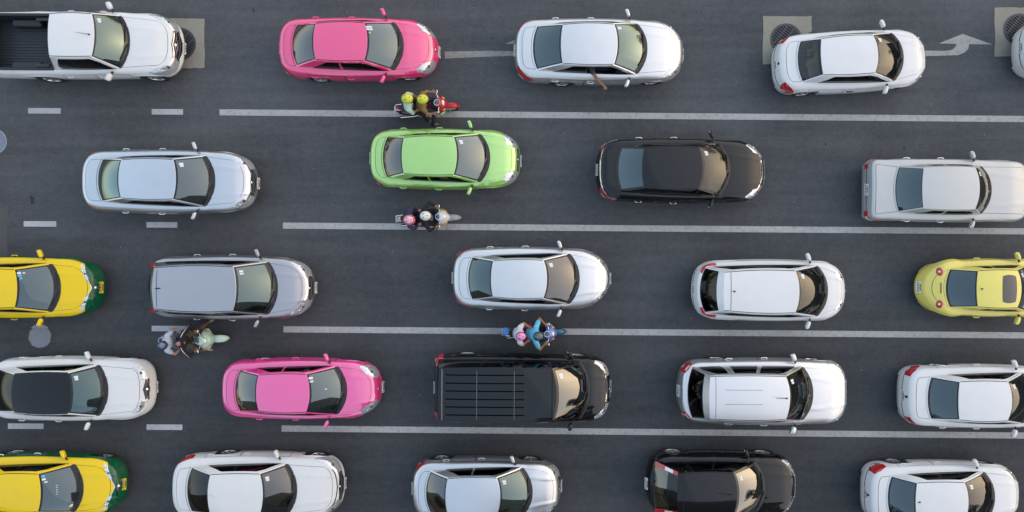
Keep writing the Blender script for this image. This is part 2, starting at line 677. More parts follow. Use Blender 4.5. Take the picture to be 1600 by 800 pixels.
def grate_cover(u, v, rad_px, label):
    x, y = gp(u, v)
    r = rad_px / PX
    t = thing('manhole_cover', label, 'manhole cover', (x, y, 0.0), R(-38), 'grated covers set in concrete pads')
    MB().lathe([(r, 0.013), (r, 0.026), (r * .86, 0.026), (r * .86, 0.013)], (0, 0, 0), 'Z', 40).build('frame', M_IRON, t, sharp=30)
    MB().add([(r * .88 * math.cos(a * math.pi / 16), r * .88 * math.sin(a * math.pi / 16), 0.0145) for a in range(32)], [tuple(range(32))]).build('pit', M_GAP, t, False)
    b = MB()
    k = 11
    for i in range(k):
        yy = (-1 + 2 * (i + .5) / k) * r * .85
        hw = math.sqrt(max(0.001, (r * .86) ** 2 - yy * yy))
        MB().box((0, yy, 0.021), (2 * hw, r * .075, 0.012)).build('grate_bar', M_IRON, t, False)
    for i in range(3):
        xx = (-.45 + .45 * i) * r
        hw = math.sqrt((r * .86) ** 2 - xx * xx)
        MB().box((xx, 0, 0.0215), (r * .09, 2 * hw, 0.012)).build('cross_bar', M_IRON, t, False)
    return t


concrete_pad(262, 29, 319.5, 106.5, '')
grate_cover(281, 69, 25.5, 'dark round grated cover in concrete pad at white pickup nose')
concrete_pad(1192, 25.5, 1268, 101, '')
grate_cover(1228, 61.5, 24.5, 'round grated cover in concrete pad behind the tilted white sedan')
concrete_pad(1554, 12, 1632, 88, '')
grate_cover(1592, 46, 24.5, 'round grated cover in concrete pad at the right edge')


def lid(u, v, rad_px, label, m, ring):
    x, y = gp(u, v)
    r = rad_px / PX
    t = thing('access_cover', label, 'manhole cover', (x, y, 0))
    MB().lathe([(r * 1.04, 0.001), (r * 1.04, 0.006), (r * .95, 0.006), (r * .95, 0.001)], (0, 0, 0), 'Z', 48).build('lid_frame', ring, t, sharp=30)
    b = MB()
    n = 40
    P = [(r * .94 * math.cos(2 * math.pi * a / n) * (1 + rng.uniform(-.02, .0)), r * .94 * math.sin(2 * math.pi * a / n), 0.005) for a in range(n)]
    b.add(P, [tuple(range(n))])
    b.build('lid_plate', m, t, False)
    return t


lid(-9, 221, 19, 'smooth grey steel lid cut by the left edge below the pickup', M_STEEL, mat('lid_ring_pale', (0.35, 0.36, 0.37), 0.5, 0.3))
p_ = lid(62.5, 526, 20.5, 'patched pale round lid under the yellow taxi mirror', M_IRON, mat('lid_ring_dark', (0.05, 0.055, 0.062), 0.7))
b_ = MB()
n_ = 30
b_.add([(0.33 * math.cos(2 * math.pi * a / n_) * (1 + rng.uniform(-.07, .05)), 0.345 * math.sin(2 * math.pi * a / n_) * (1 + rng.uniform(-.07, .05)), 0.008) for a in range(n_)], [tuple(range(n_))])
b_.build('cement_patch', M_PATCH, p_, False)
b_ = MB()
b_.add([(-.27, .26, 0.0095), (.27, .265, 0.0095), (.12, .35, 0.0095), (-.02, .375, 0.0095), (-.16, .345, 0.0095)], [(0, 1, 2, 3, 4)])
b_.build('paint_remnant', M_ARROW, p_, False)
# small oil stains
for (u, v, s) in ((51, 312, 9), (396, 16, 4), (1290, 225, 4), (1413, 231, 4)):
    x, y = gp(u, v)
    P = []
    for a in range(14):
        q = s / PX * rng.uniform(.35, 1.0)
        P.append((x + q * .7 * math.cos(a * math.pi / 7), y + q * math.sin(a * math.pi / 7)))
    sheet('oil_stain', P, 0.0025, mat('oil_stain', (0.018, 0.018, 0.02), 0.6))
# ------------------------------------------------------------------ cars


class Body:
    """body surface: t runs 0..3 along the half outline (rear, side, front), q goes down the flank (<0) or inwards over the deck (>0)"""

    def __init__(s, p):
        s.p = p
        L, W = p['L'], p['W']
        th = np.linspace(0, math.pi / 2, 160)
        nr, nf, Lr, Lf = p['nr'], p['nf'], p['Lr'], p['Lf']
        Wr, Wf = W * p['tr'], W * p['tf']
        cr, sr = np.cos(th), np.sin(th)
        ra, fa = p['trim']
        rx, ry = ra + Lr * (1 - cr ** (2 / nr)), Wr * sr ** (2 / nr)
        fx, fy = L - fa - Lf * (1 - cr ** (2 / nf)), Wf * sr ** (2 / nf)
        u = np.linspace(0, 1, 160)[1:-1]
        sx = ra + Lr + (L - fa - Lf - Lr - ra) * u
        bl = W - (Wr + (Wf - Wr) * 0.5)
        sy = Wr + (Wf - Wr) * u + bl * np.sin(math.pi * u)
        x = np.concatenate([rx, sx, fx[::-1]])
        y = np.concatenate([ry, sy, fy[::-1]])
        fb = p.get('fenders')
        if fb:                       # swelling wings (round retro car)
            for (xc, wd, h) in fb:
                y = y + h * np.exp(-((x - xc) / wd) ** 4) * np.clip(y / W, 0, 1) ** 2
        a = np.concatenate([[0], np.cumsum(np.hypot(np.diff(x), np.diff(y)))])
        side = y > 0.55 * W
        order = np.argsort(x[side])
        ar = np.interp(p['xrs'], x[side][order], a[side][order])
        af = np.interp(p['xcs'], x[side][order], a[side][order])
        K = 120
        aa = np.concatenate([np.linspace(0, ar, K), np.linspace(ar, af, K)[1:], np.linspace(af, a[-1], K)[1:]])
        s.tt = np.concatenate([np.linspace(0, 1, K), np.linspace(1, 2, K)[1:], np.linspace(2, 3, K)[1:]])
        s.ox, s.oy = np.interp(aa, a, x), np.interp(aa, a, y)
        s.oy[0] = s.oy[-1] = 0
        dx, dy = np.gradient(s.ox, aa), np.gradient(s.oy, aa)
        l = np.hypot(dx, dy)
        s.nx, s.ny = -dy / l, dx / l
        s.nx[0], s.ny[0], s.nx[-1], s.ny[-1] = -1, 0, 1, 0
        # foot of the greenhouse
        f = np.linspace(0, 1, K)
        yb_r, yb_c = p['ybr'], p['ybc']
        by0 = yb_r * f
        bx0 = p['xrb'] + (p['xrs'] - p['xrb']) * f ** 2.2
        bx1 = p['xrs'] + (p['xcs'] - p['xrs']) * f
        by1 = yb_r + (yb_c - yb_r) * f + p['bowb'] * np.sin(math.pi * f)
        by2 = yb_c * (1 - f)
        bx2 = p['xc'] - (p['xc'] - p['xcs']) * (1 - f) ** 2.2
        s.bx = np.concatenate([bx0, bx1[1:], bx2[1:]])
        s.by = np.concatenate([by0, by1[1:], by2[1:]])
        D = np.hypot(s.bx - s.ox, s.by - s.oy)
        s.rI = np.minimum(p['edge'], 0.85 * D)
        s.zc = pch(p['prof'])
        s.Rt = p['Rs'] + (p['Rf'] - p['Rs']) * sstep(2.25, 2.85, s.tt) + (p['Rr'] - p['Rs']) * (1 - sstep(0.3, 0.8, s.tt))

    def deck(s, x, y):
        p = s.p
        x = np.asarray(x, float)
        ay = np.abs(y) / p['W']
        k = p['cr_m'] + (p['cr_f'] - p['cr_m']) * sstep(p['xcs'] - .2, p['xcs'] + .6, x) + (p['cr_r'] - p['cr_m']) * (1 - sstep(p['xrs'] - .4, p['xrs'] + .3, x))
        z = s.zc(x) - k * ay ** 2.4
        if p['ridge']:
            yl = p['ridge_y'] * (1 - 0.35 * np.clip((x - p['xcs']) / (p['L'] - p['xcs']), 0, 1))
            z = z + p['ridge'] * np.exp(-((np.abs(y) - yl) / .032) ** 2) * sstep(p['xcs'] + .05, p['xcs'] + .3, x)
        return z

    def at(s, t, arr):
        return np.interp(t, s.tt, arr)

    def zbot(s, x, t):
        p = s.p
        zb = np.full(np.shape(x), p['sill'])
        for xw in (p['wr'], p['wf']):
            d2 = p['Ra'] ** 2 - (x - xw) ** 2
            za = p['rt'] + np.sqrt(np.maximum(d2, 0))
            zb = np.where(d2 > 0, np.maximum(zb, za), zb)
        tt = np.asarray(t)
        zb = np.where(tt < 0.45, p['sill'] + .06, zb)
        zb = np.where(tt > 2.75, p['sill'] + .02, zb)
        return zb

    def S(s, t, q):
        p = s.p
        t, q = np.broadcast_arrays(np.asarray(t, float), np.asarray(q, float))
        ox, oy, nx, ny = (s.at(t, a) for a in (s.ox, s.oy, s.nx, s.ny))
        bx, by, rI, Rt = (s.at(t, a) for a in (s.bx, s.by, s.rI, s.Rt))
        qi = np.clip(q, 0, 1)
        ix, iy = ox - nx * rI * qi, oy - ny * rI * qi
        ql = np.clip(q - 1, 0, 1)
        dx = ix + (bx - ix) * ql
        dy = iy + (by - iy) * ql
        dz = s.deck(dx, dy) - Rt * (1 - np.sqrt(np.maximum(0, 1 - (1 - qi) ** 2)))
        # flank
        f = np.clip(1 + q, 0, 1)
        zt = s.deck(ox, oy) - Rt
        zb = s.zbot(ox, t)
        zb = np.minimum(zb, zt - .05)
        off = s.offf(f) * p['belly']
        endk = sstep(2.35, 2.8, t) + (1 - sstep(.2, .65, t))
        off = off + endk * p['bump_out'] * np.exp(-((f - .45) / .22) ** 2)
        fx, fy, fz = ox + nx * off, oy + ny * off, zb + (zt - zb) * f
        neg = q < 0
        return np.stack([np.where(neg, fx, dx), np.where(neg, fy, dy), np.where(neg, fz, dz)], -1)

    offf = staticmethod(pch([(0, -.055), (.12, -.015), (.3, .010), (.48, .022), (.62, .034), (.76, .030), (.9, .014), (1, 0)]))

    def N(s, t, q):
        e = 1e-3
        t, q = np.broadcast_arrays(np.asarray(t, float), np.asarray(q, float))
        t1, t0 = np.minimum(t + e, 3), np.maximum(t - e, 0)
        q1, q0 = np.minimum(q + e * 5, 1.99), np.maximum(q - e * 5, -1)
        a = s.S(t1, q) - s.S(t0, q)
        b = s.S(t, q1) - s.S(t, q0)
        n = np.cross(a, b)
        n = n * np.sign(n[..., 2:3] * 0 + 1)
        ln = np.linalg.norm(n, axis=-1, keepdims=True)
        n = n / np.maximum(ln, 1e-9)
        # outward: compare with flank normal / up
        ref = np.stack([s.at(t, s.nx), s.at(t, s.ny), np.full(t.shape, .6)], -1)
        sg = np.sign((n * ref).sum(-1, keepdims=True))
        return n * np.where(sg == 0, 1, sg)


def skirted(P, N, off, depth=0.006):
    """grid of points lifted by off along N with a turned-down rim; returns verts, faces"""
    nu, nv = P.shape[:2]
    T = (P + N * off).reshape(-1, 3)
    F = grid_faces(nu, nv)
    idx = np.arange(nu * nv).reshape(nu, nv)
    loop = list(idx[:, 0]) + list(idx[-1, 1:]) + list(idx[-2::-1, -1]) + list(idx[0, -2:0:-1])
    Bt = (P + N * (off - depth)).reshape(-1, 3)[loop]
    k = len(T)
    n = len(loop)
    F += [(loop[i], loop[(i + 1) % n], k + (i + 1) % n, k + i) for i in range(n)]
    return np.concatenate([T, Bt]), F


DEF = dict(
    trim=(0.06, 0.06), L=4.55, W=0.845, nr=3.0, nf=2.45, Lr=0.75, Lf=1.0, tr=0.95, tf=0.955, edge=0.17, bowb=0.02,
    xrb=0.48, xrs=0.62, ybr=0.60, xc=3.58, xcs=3.30, ybc=0.70,
    xrt=1.22, xrts=1.30, yrr=0.52, xft=2.66, xfts=2.56, yrf=0.545, yrm=0.03,
    zr=1.46, zboot=1.03, zcowl=1.00, zhood=0.94, znose=0.72, zbe=0.99,
    Rs=0.115, Rf=0.15, Rr=0.11, cr_m=0.065, cr_f=0.10, cr_r=0.085, ridge=0.018, ridge_y=0.46,
    sill=0.20, Ra=0.365, rt=0.315, wb=2.60, wfo=0.88, belly=1.0, bump_out=0.03,
    wins=((.15, .47), (.50, .955)), win_w=(.045, .90), pillar='black', roofcrown=0.045, roofarc=0.035, roofsplit=True,
    wsglass='semi', rglass='tint', sglass='dark', seat='dark', head='sweep', tail='corner', handles=True,
    grille=1, chrome_grille=True, plate_f=True, plate_r=True, antenna='fin', mirror=(.08, .23), two_tone=None,
    chrome_belt=False, beltline=None, doors=True, wipers=True, bulge_ws=0.035, bulge_side=0.045, bulge_r=0.03, frit=.055,
)
GL = dict(side=G_SIDE, semi=G_SEMI, tint=G_TINT, dark=G_DARK, clear=G_CLEAR, blue=G_BLUE, green=G_GREEN)


def lerp(a, b, t):
    return a + (b - a) * t


def make_car(name, label, cat, cx, cy, rot, pm, group=None, **kw):
    p = dict(DEF)
    p.update(kw)
    L, W = p['L'], p['W']
    p.setdefault('wf', L - p['wfo'])
    p.setdefault('wr', p['wf'] - p['wb'])
    if 'prof' not in p:
        p['prof'] = [(0, p['zbe']), (max(.05, p['xrb'] * .55), p['zboot']), (p['xrs'] + .05, p['zboot'] + .005), (p['xcs'], p['zcowl'] + .005), (p['xc'], p['zcowl']),
                     (lerp(p['xc'], L, .45), p['zhood']), (lerp(p['xc'], L, .8), lerp(p['zhood'], p['znose'], .55)), (L, p['znose'])]
    B = Body(p)
    root = thing(name, label, cat, (cx, cy, 0), R(rot), group)
    ox = -L / 2                                    # car frame: x=0 at the middle

    def shift(V):
        V = np.array(V, float)
        V[:, 0] += ox
        return V

    def put(nm, V, F, mats, mi=None, smooth=True, sharp=50, parent=None):
        V = shift(V)
        Fo = [tuple(f) for f in F]
        if all(len(f) == 4 for f in Fo):           # every shell face looks outwards
            Q = np.array(Fo)
            a, b, c, d = (V[Q[:, i]] for i in range(4))
            n = np.cross(c - a, d - b)
            m_ = (a + c) / 2
            m_[:, 0] -= np.clip(m_[:, 0], -L / 2 + .8, L / 2 - .8)
            m_[:, 2] -= .5
            bad = (n * m_).sum(1) < 0
            Q[bad] = Q[bad][:, ::-1]
            Fo = Q.tolist()
        return mesh(nm, V, Fo, parent or root, mats, mi, smooth, sharp)

    # ---- body shell
    nR, nS, nF = 34, 64, 52
    tl = np.concatenate([np.linspace(0, 1, nR), np.linspace(1, 2, nS)[1:], np.linspace(2, 3, nF)[1:]])
    ql = np.array([-1, -.93, -.85, -.74, -.6, -.45, -.3, -.18, -.08, 0, .06, .15, .28, .45, .7, 1, 1.2, 1.4, 1.6, 1.8, 1.92, 2.0])
    tf = np.concatenate([tl, tl[-2:0:-1]])
    sg = np.concatenate([np.ones(len(tl)), -np.ones(len(tl) - 2)])
    P = B.S(tf[:, None], ql[None, :])
    P[..., 1] *= sg[:, None]
    V = P.reshape(-1, 3)
    F = grid_faces(len(tf), len(ql), True)
    qm = (ql[:-1] + ql[1:]) / 2
    mi = np.zeros((len(tf), len(ql) - 1), int)
    tt_ = p['two_tone']
    tfm = (tf + np.roll(tf, -1)) / 2
    if tt_:
        mi[qm[None, :].repeat(len(tf), 0) < .10] = 1
        mi[(tfm[:, None] < .5) & (qm[None, :] < -.1)] = 1
    mats = [pm] + ([tt_] if tt_ else [])
    parts_V, parts_F, parts_M = [V], list(F), list(mi.reshape(-1))
    base_n = len(V)

    def addgrid(Pg, faces_sel, m=0):
        nonlocal base_n
        k = base_n
        parts_V.append(Pg.reshape(-1, 3))
        for f in faces_sel:
            parts_F.append(tuple(i + k for i in f))
            parts_M.append(m)
        base_n += Pg.reshape(-1, 3).shape[0]

    # ---- roof and greenhouse curves
    xm = (p['xrt'] + p['xft']) / 2
    hl = (p['xft'] - p['xrt']) / 2
    gx_rs, gx_rb = p.get('cab_xrs', p['xrs']), p.get('cab_xrb', p['xrb'])
    gy_r = p.get('cab_ybr', p['ybr'])

    def yroof(x):
        u = np.clip((x - p['xrts']) / (p['xfts'] - p['xrts']), 0, 1)
        return p['yrr'] + (p['yrf'] - p['yrr']) * u + p['yrm'] * np.sin(math.pi * u)

    def zroof(x, y):
        return p['zr'] - p['roofarc'] * ((x - xm) / hl) ** 2 - p['roofcrown'] * (np.abs(y) / yroof(x)) ** 2.4

    def top_front(v):
        x = p['xft'] - (p['xft'] - p['xfts']) * np.abs(v) ** 2.2
        y = p['yrf'] * v
        return np.stack([x, y, zroof(x, y)], -1)

    def top_rear(v):
        x = p['xrt'] + (p['xrts'] - p['xrt']) * np.abs(v) ** 2.2
        y = p['yrr'] * v
        return np.stack([x, y, zroof(x, y)], -1)

    def base_front(v):
        x = p['xc'] - (p['xc'] - p['xcs']) * np.abs(v) ** 2.2
        y = p['ybc'] * v
        return np.stack([x, y, B.deck(x, y)], -1)

    def base_rear(v):
        x = gx_rb + (gx_rs - gx_rb) * np.abs(v) ** 2.2
        y = gy_r * v
        return np.stack([x, y, B.deck(x, y)], -1)

    def side_pt(u, w, sgn):
        bx = gx_rs + (p['xcs'] - gx_rs) * u
        by = gy_r + (p['ybc'] - gy_r) * u + p['bowb'] * np.sin(math.pi * u)
        b = np.stack([bx, by, B.deck(bx, by)], -1)
        x = p['xrts'] + (p['xfts'] - p['xrts']) * u
        y = yroof(x)
        tpt = np.stack([x, y, zroof(x, y)], -1)
        q = b + (tpt - b) * w[..., None]
        q[..., 1] += p['bulge_side'] * 4 * w * (1 - w) * np.minimum(1, 6 * np.minimum(u, 1 - u) + .0)
        q[..., 1] *= sgn
        return q

    def pane(bf, tfn, bulge, sx):
        def g(u, v):
            a, b = bf(v), tfn(v)
            q = a + (b - a) * u[..., None]
            k = 4 * u * (1 - u) * bulge * (1 - v ** 2 * .6)
            q[..., 0] += sx * k * .5
            q[..., 2] += k * .85
            return q
        return g
    ws = pane(base_front, top_front, p['bulge_ws'], 1)
    rg = pane(base_rear, top_rear, p['bulge_r'], -1)

    def glazed(nm, g, glassm, u_lo, u_hi, vmax, fr, foot=1.3):
        us = np.concatenate([[0], np.linspace(u_lo, u_lo + fr * 1.3, 2), np.linspace(u_lo + fr * 1.3, u_hi - fr, 9)[1:], [u_hi], [1] if u_hi < 1 else []]) if u_lo > 0 else \
            np.concatenate([np.linspace(0, fr * foot, 2), np.linspace(fr * foot, u_hi - fr, 9)[1:], [u_hi], [1] if u_hi < 1 else []])
        vv = np.concatenate([[-1], [-vmax], np.linspace(-vmax + fr, vmax - fr, 19), [vmax], [1]])
        U, Vv = np.meshgrid(us, vv, indexing='ij')
        Pg = g(U, Vv)
        faces = grid_faces(len(us), len(vv))
        um = ((us[:-1] + us[1:]) / 2)[:, None].repeat(len(vv) - 1, 1).reshape(-1)
        vm = ((vv[:-1] + vv[1:]) / 2)[None, :].repeat(len(us) - 1, 0).reshape(-1)
        isg = (np.abs(vm) < vmax) & (um > u_lo) & (um < u_hi)
        addgrid(Pg, [f for f, k in zip(faces, isg) if not k])
        gf = [f for f, k in zip(faces, isg) if k]
        fm = [1 if (abs(b) > vmax - fr or a < u_lo + fr * foot * .98 or a > u_hi - fr) else 0 for a, b, k in zip(um, vm, isg) if k]
        # drop unused verts
        used = sorted({i for f in gf for i in f})
        mp = {o: i for i, o in enumerate(used)}
        return put(nm, Pg.reshape(-1, 3)[used], [tuple(mp[i] for i in f) for f in gf], [glassm, M_TRIM], fm)

    wsg = glazed('windshield', ws, GL[p['wsglass']], 0.0, p.get('ws_hi', .985), p.get('ws_v', .955), p['frit'], p.get('foot', 2.6))
    rgg = None
    if not p.get('no_rear'):
        rgg = glazed('rear_window', rg, GL[p['rglass']], p.get('rg_lo', .02), p.get('rg_hi', .985), p.get('rg_v', .94), p['frit'] * .9)

    # ---- sides with window openings
    w1, w2 = p['win_w']
    for sgn in (1, -1):
        ul = [0.0]
        for (a, b) in p['wins']:
            ul += list(np.linspace(a, b, 14))
        ul += [1.0]
        ul = np.array(sorted(set(np.round(ul, 5))))
        w_lo = np.full(len(ul), w1)
        w_hi = np.full(len(ul), w2)
        a0 = p['wins'][0][0]
        b0 = p['wins'][-1][1]
        tp = p.get('taper_r', .10)
        kr = np.clip(1 - (ul - a0) / tp, 0, 1) ** 2
        w_lo = w_lo + (.30 - w1) * kr * p.get('taper_lo', .35)
        w_hi = w_hi + (.42 - w2) * kr
        kf = np.clip(1 - (b0 - ul) / .08, 0, 1) ** 2
        w_hi = w_hi - kf * .25
        rows = [np.zeros(len(ul)), w_lo * .5, w_lo] + [lerp(w_lo, w_hi, k / 4) for k in (1, 2, 3)] + [w_hi, lerp(w_hi, 1, .5), np.ones(len(ul))]
        Wm = np.stack(rows, 1)
        U = np.repeat(ul[:, None], Wm.shape[1], 1)
        Pg = side_pt(U, Wm, sgn)
        nw = Wm.shape[1]
        faces = grid_faces(len(ul), nw)
        um = ((ul[:-1] + ul[1:]) / 2)
        bodyf, wf_ = [], {k: [] for k in range(len(p['wins']))}
        pillf = []
        for i in range(len(ul) - 1):
            for k in range(nw - 1):
                f = faces[i * (nw - 1) + k]
                if sgn < 0:
                    f = tuple(reversed(f))
                inwin = None
                if 2 <= k <= 5:
                    for j, (a, b) in enumerate(p['wins']):
                        if a < um[i] < b:
                            inwin = j
                    if inwin is None and a0 < um[i] < b0 and p['pillar'] == 'black':
                        pillf.append((sum(um[i] > b for a, b in p['wins']), f))
                        continue
                if inwin is None:
                    bodyf.append(f)
                else:
                    wf_[inwin].append(f)
        addgrid(Pg, bodyf)
        flat = Pg.reshape(-1, 3)

        def sub(nm, fs, mats_):
            used = sorted({i for f in fs for i in f})
            mp = {o: i for i, o in enumerate(used)}
            return put(nm, flat[used], [tuple(mp[i] for i in f) for f in fs], mats_)
        for j in wf_:
            if p.get('open_window') == (sgn, j):
                continue
            sub('side_window', wf_[j], [GL[p['sglass']]])
        for j in sorted({k for k, f in pillf}):
            sub('door_pillar', [f for k, f in pillf if k == j], [M_TRIM])
        # weather strip / bright strip along the belt
        us = np.linspace(a0 + .01, b0 + .01, 24)
        bm_ = M_CHROME if p['chrome_belt'] else M_TRIM
        Pq = np.stack([side_pt(us, np.full(24, w), sgn) for w in (w1 - .005, w1 + .03 + (.015 if p['chrome_belt'] else 0))], 1)
        Nq = np.zeros_like(Pq)
        Nq[..., 1] = sgn
        Nq[..., 2] = .35
        Vq, Fq = skirted(Pq, Nq, .006)
        put('belt_trim', Vq, Fq, [bm_])

    # ---- roof
    def roof_grid(x0f, x1f, vlim, nu=22, nv=17, dz=0.0):
        vv = np.linspace(-vlim, vlim, nv)
        uu = np.linspace(0, 1, nu)
        U, Vv = np.meshgrid(uu, vv, indexing='ij')
        x0, x1 = x0f(Vv), x1f(Vv)
        X = x0 + (x1 - x0) * U
        Y = yroof(X) * Vv
        # end rows must follow the glass edges exactly
        Y = np.where(U == 0, p['yrr'] * Vv, np.where(U == 1, p['yrf'] * Vv, Y))
        return np.stack([X, Y, zroof(X, Y) + dz], -1)
    rx0 = lambda v: p['xrt'] + (p['xrts'] - p['xrt']) * np.abs(v) ** 2.2
    rx1 = lambda v: p['xft'] - (p['xft'] - p['xfts']) * np.abs(v) ** 2.2
    Pr = roof_grid(rx0, rx1, 1.0)
    roofm = p.get('roof_mat', pm)
    roof_o = put('roof', Pr.reshape(-1, 3), grid_faces(22, 17), [roofm])
    if p['roofsplit']:                             # ditch seams along the roof edges
        for sgn in (1, -1):
            uu = np.linspace(0.0, 1.0, 22)
            x = lerp(rx0(.97), rx1(.97), uu)
            V_, = [[]]
            for vv_ in (.945, .975):
                y = yroof(x) * vv_ * sgn
                V_.append(np.stack([x, y, zroof(x, y) + .003], -1))
            put('roof_seam', np.stack(V_, 1).reshape(-1, 3), grid_faces(22, 2), [M_GAP if p['roofsplit'] is True else p['roofsplit']], parent=root)
    # ---- body mesh
    Vall = np.concatenate(parts_V)
    body = put('body', Vall, parts_F, mats, parts_M, sharp=60)

    # underbody
    tu = np.linspace(0, 3, 60)
    Pu = B.S(tu, np.full(60, -.86))
    pts = [(L / 2 + (a[0] - L / 2) * .95, a[1] * .9, .24) for a in Pu] + [(L / 2 + (a[0] - L / 2) * .95, -a[1] * .9, .24) for a in Pu[-2:0:-1]]
    put('underbody', np.array(pts), [tuple(range(len(pts)))], [M_UNDER], smooth=False)

    # ---- patches lying on the shell
    def band(nm, t0, t1, qlo, qhi, m, off=.005, nt=14, nq=6, both=True, parent=None, depth=.010):
        """patch between two t values; qlo/qhi given as lists sampled over t"""
        tv = np.linspace(t0, t1, nt)
        k = np.linspace(0, 1, nt)
        lo = np.interp(k, np.linspace(0, 1, len(qlo)), qlo)
        hi = np.interp(k, np.linspace(0, 1, len(qhi)), qhi)
        wv = np.linspace(0, 1, nq)
        Q = lo[:, None] + (hi - lo)[:, None] * wv[None, :]
        T = np.repeat(tv[:, None], nq, 1)
        Pb, Nb = B.S(T, Q), B.N(T, Q)
        res = []
        for sgn in ((1, -1) if both else (1,)):
            Pc, Nc = Pb.copy(), Nb.copy()
            Pc[..., 1] *= sgn
            Nc[..., 1] *= sgn
            Vb, Fb = skirted(Pc, Nc, off, depth)
            if sgn < 0:
                Fb = [tuple(reversed(f)) for f in Fb]
            res.append(put(nm, Vb, Fb, [m], parent=parent))
        return res

    def band_across(nm, t0, end, qlo, qhi, m, off=.006, nt=12, nq=5, parent=None, depth=.010):
        """patch crossing the centre line at the nose (end=3) or tail (end=0)"""
        tv = np.linspace(t0, end, nt)
        k = np.linspace(0, 1, nt)
        lo = np.interp(k, np.linspace(0, 1, len(qlo)), qlo)
        hi = np.interp(k, np.linspace(0, 1, len(qhi)), qhi)
        wv = np.linspace(0, 1, nq)
        Q = lo[:, None] + (hi - lo)[:, None] * wv[None, :]
        T = np.repeat(tv[:, None], nq, 1)
        Pb, Nb = B.S(T, Q), B.N(T, Q)
        Pm, Nm = Pb[-2::-1].copy(), Nb[-2::-1].copy()
        Pm[..., 1] *= -1
        Nm[..., 1] *= -1
        Nb[-1, :, 1] = 0
        Vb, Fb = skirted(np.concatenate([Pb, Pm]), np.concatenate([Nb, Nm]), off, depth)
        return put(nm, Vb, Fb, [m], parent=parent)

    # bonnet panel (3 mm proud of a dark shut line)
    tv = np.linspace(2.05, 3, 60)
    qn = p.get('hood_q', 1.02)
    edge = B.S(tv, np.full(60, qn))
    eo = np.argsort(edge[:, 1])
    xf_of = lambda y: np.interp(np.abs(y), edge[eo, 1], edge[eo, 0])
    hw = p.get('hood_w', .93)

    def deck_panel(nm, x0f, x1f, y0, y1, m, gapm, xb=0.009):
        for (nm2, mm, g, dz) in ((nm + '_gap', gapm, xb, .0022), (nm, m, 0, .0055)):
            vv = np.linspace(-1, 1, 25)
            uu = np.linspace(0, 1, 18)
            U, Vv = np.meshgrid(uu, vv, indexing='ij')
            ya, yb = (y0 + g) * Vv, (y1 + g) * Vv
            Y = ya + (yb - ya) * U
            x0, x1 = x0f(ya) - g, x1f(yb) + g
            X = x0 + (x1 - x0) * U
            Z = B.deck(X, Y) + dz
            par = root 
            put(nm2, np.stack([X, Y, Z], -1).reshape(-1, 3), grid_faces(18, 25), [mm], parent=par)
    hy0, hy1 = p['ybc'] * hw, p.get('hood_yf', .60)
    if p.get('hood', True):
        deck_panel('hood', lambda y: p['xc'] - (p['xc'] - p['xcs']) * np.clip(np.abs(y) / p['ybc'], 0, 1) ** 2.2 + .045,
                   lambda y: xf_of(y) - .02, hy0, hy1, pm, p.get('gapm', M_GAP))
    if p.get('boot', True):
        tv2 = np.linspace(0, .98, 60)
        e2 = B.S(tv2, np.full(60, 1.0))
        e2o = np.argsort(e2[:, 1])
        xr_of = lambda y: np.interp(np.abs(y), e2[e2o, 1], e2[e2o, 0])
        deck_panel('boot_lid', lambda y: xr_of(y) + .01,
                   lambda y: p['xrb'] + (p['xrs'] - p['xrb']) * np.clip(np.abs(y) / p['ybr'], 0, 1) ** 2.2 - .04,
                   p.get('boot_yr', .56), p['ybr'] * .95, pm, M_GAP, .010)

    # cowl / wiper tray
    vv = np.linspace(-.97, .97, 25)
    bf = base_front(vv)
    a = bf.copy()
    a[:, 0] += .035
    a[:, 2] = B.deck(a[:, 0], a[:, 1]) + .008
    b_ = bf.copy()
    b_[:, 0] -= .05
    b_[:, 2] += .035
    put('cowl_tray', np.stack([a, b_], 1).reshape(-1, 3), grid_faces(25, 2), [M_BLACK])
    if p['wipers']:
        for (v0, v1, u1) in ((.62, -.02, .10), (-.10, -.72, .12)):
            pts = []
            for k in np.linspace(0, 1, 7):
                q = ws(np.array(.03 + (u1 - .03) * math.sin(k * 1.6)), np.array(v0 + (v1 - v0) * k))
                pts.append((q[0] + ox + .012, q[1], q[2] + .022))
            MB().tube(pts, [.015] * 7, 5).build('wiper', M_BLACK, root)

    # doors with handles
    xs_of_t = lambda t: B.at(t, B.ox)
    tgrid = np.linspace(.8, 2.3, 300)
    t_of_x = lambda x: float(np.interp(x, B.at(tgrid, B.ox), tgrid))
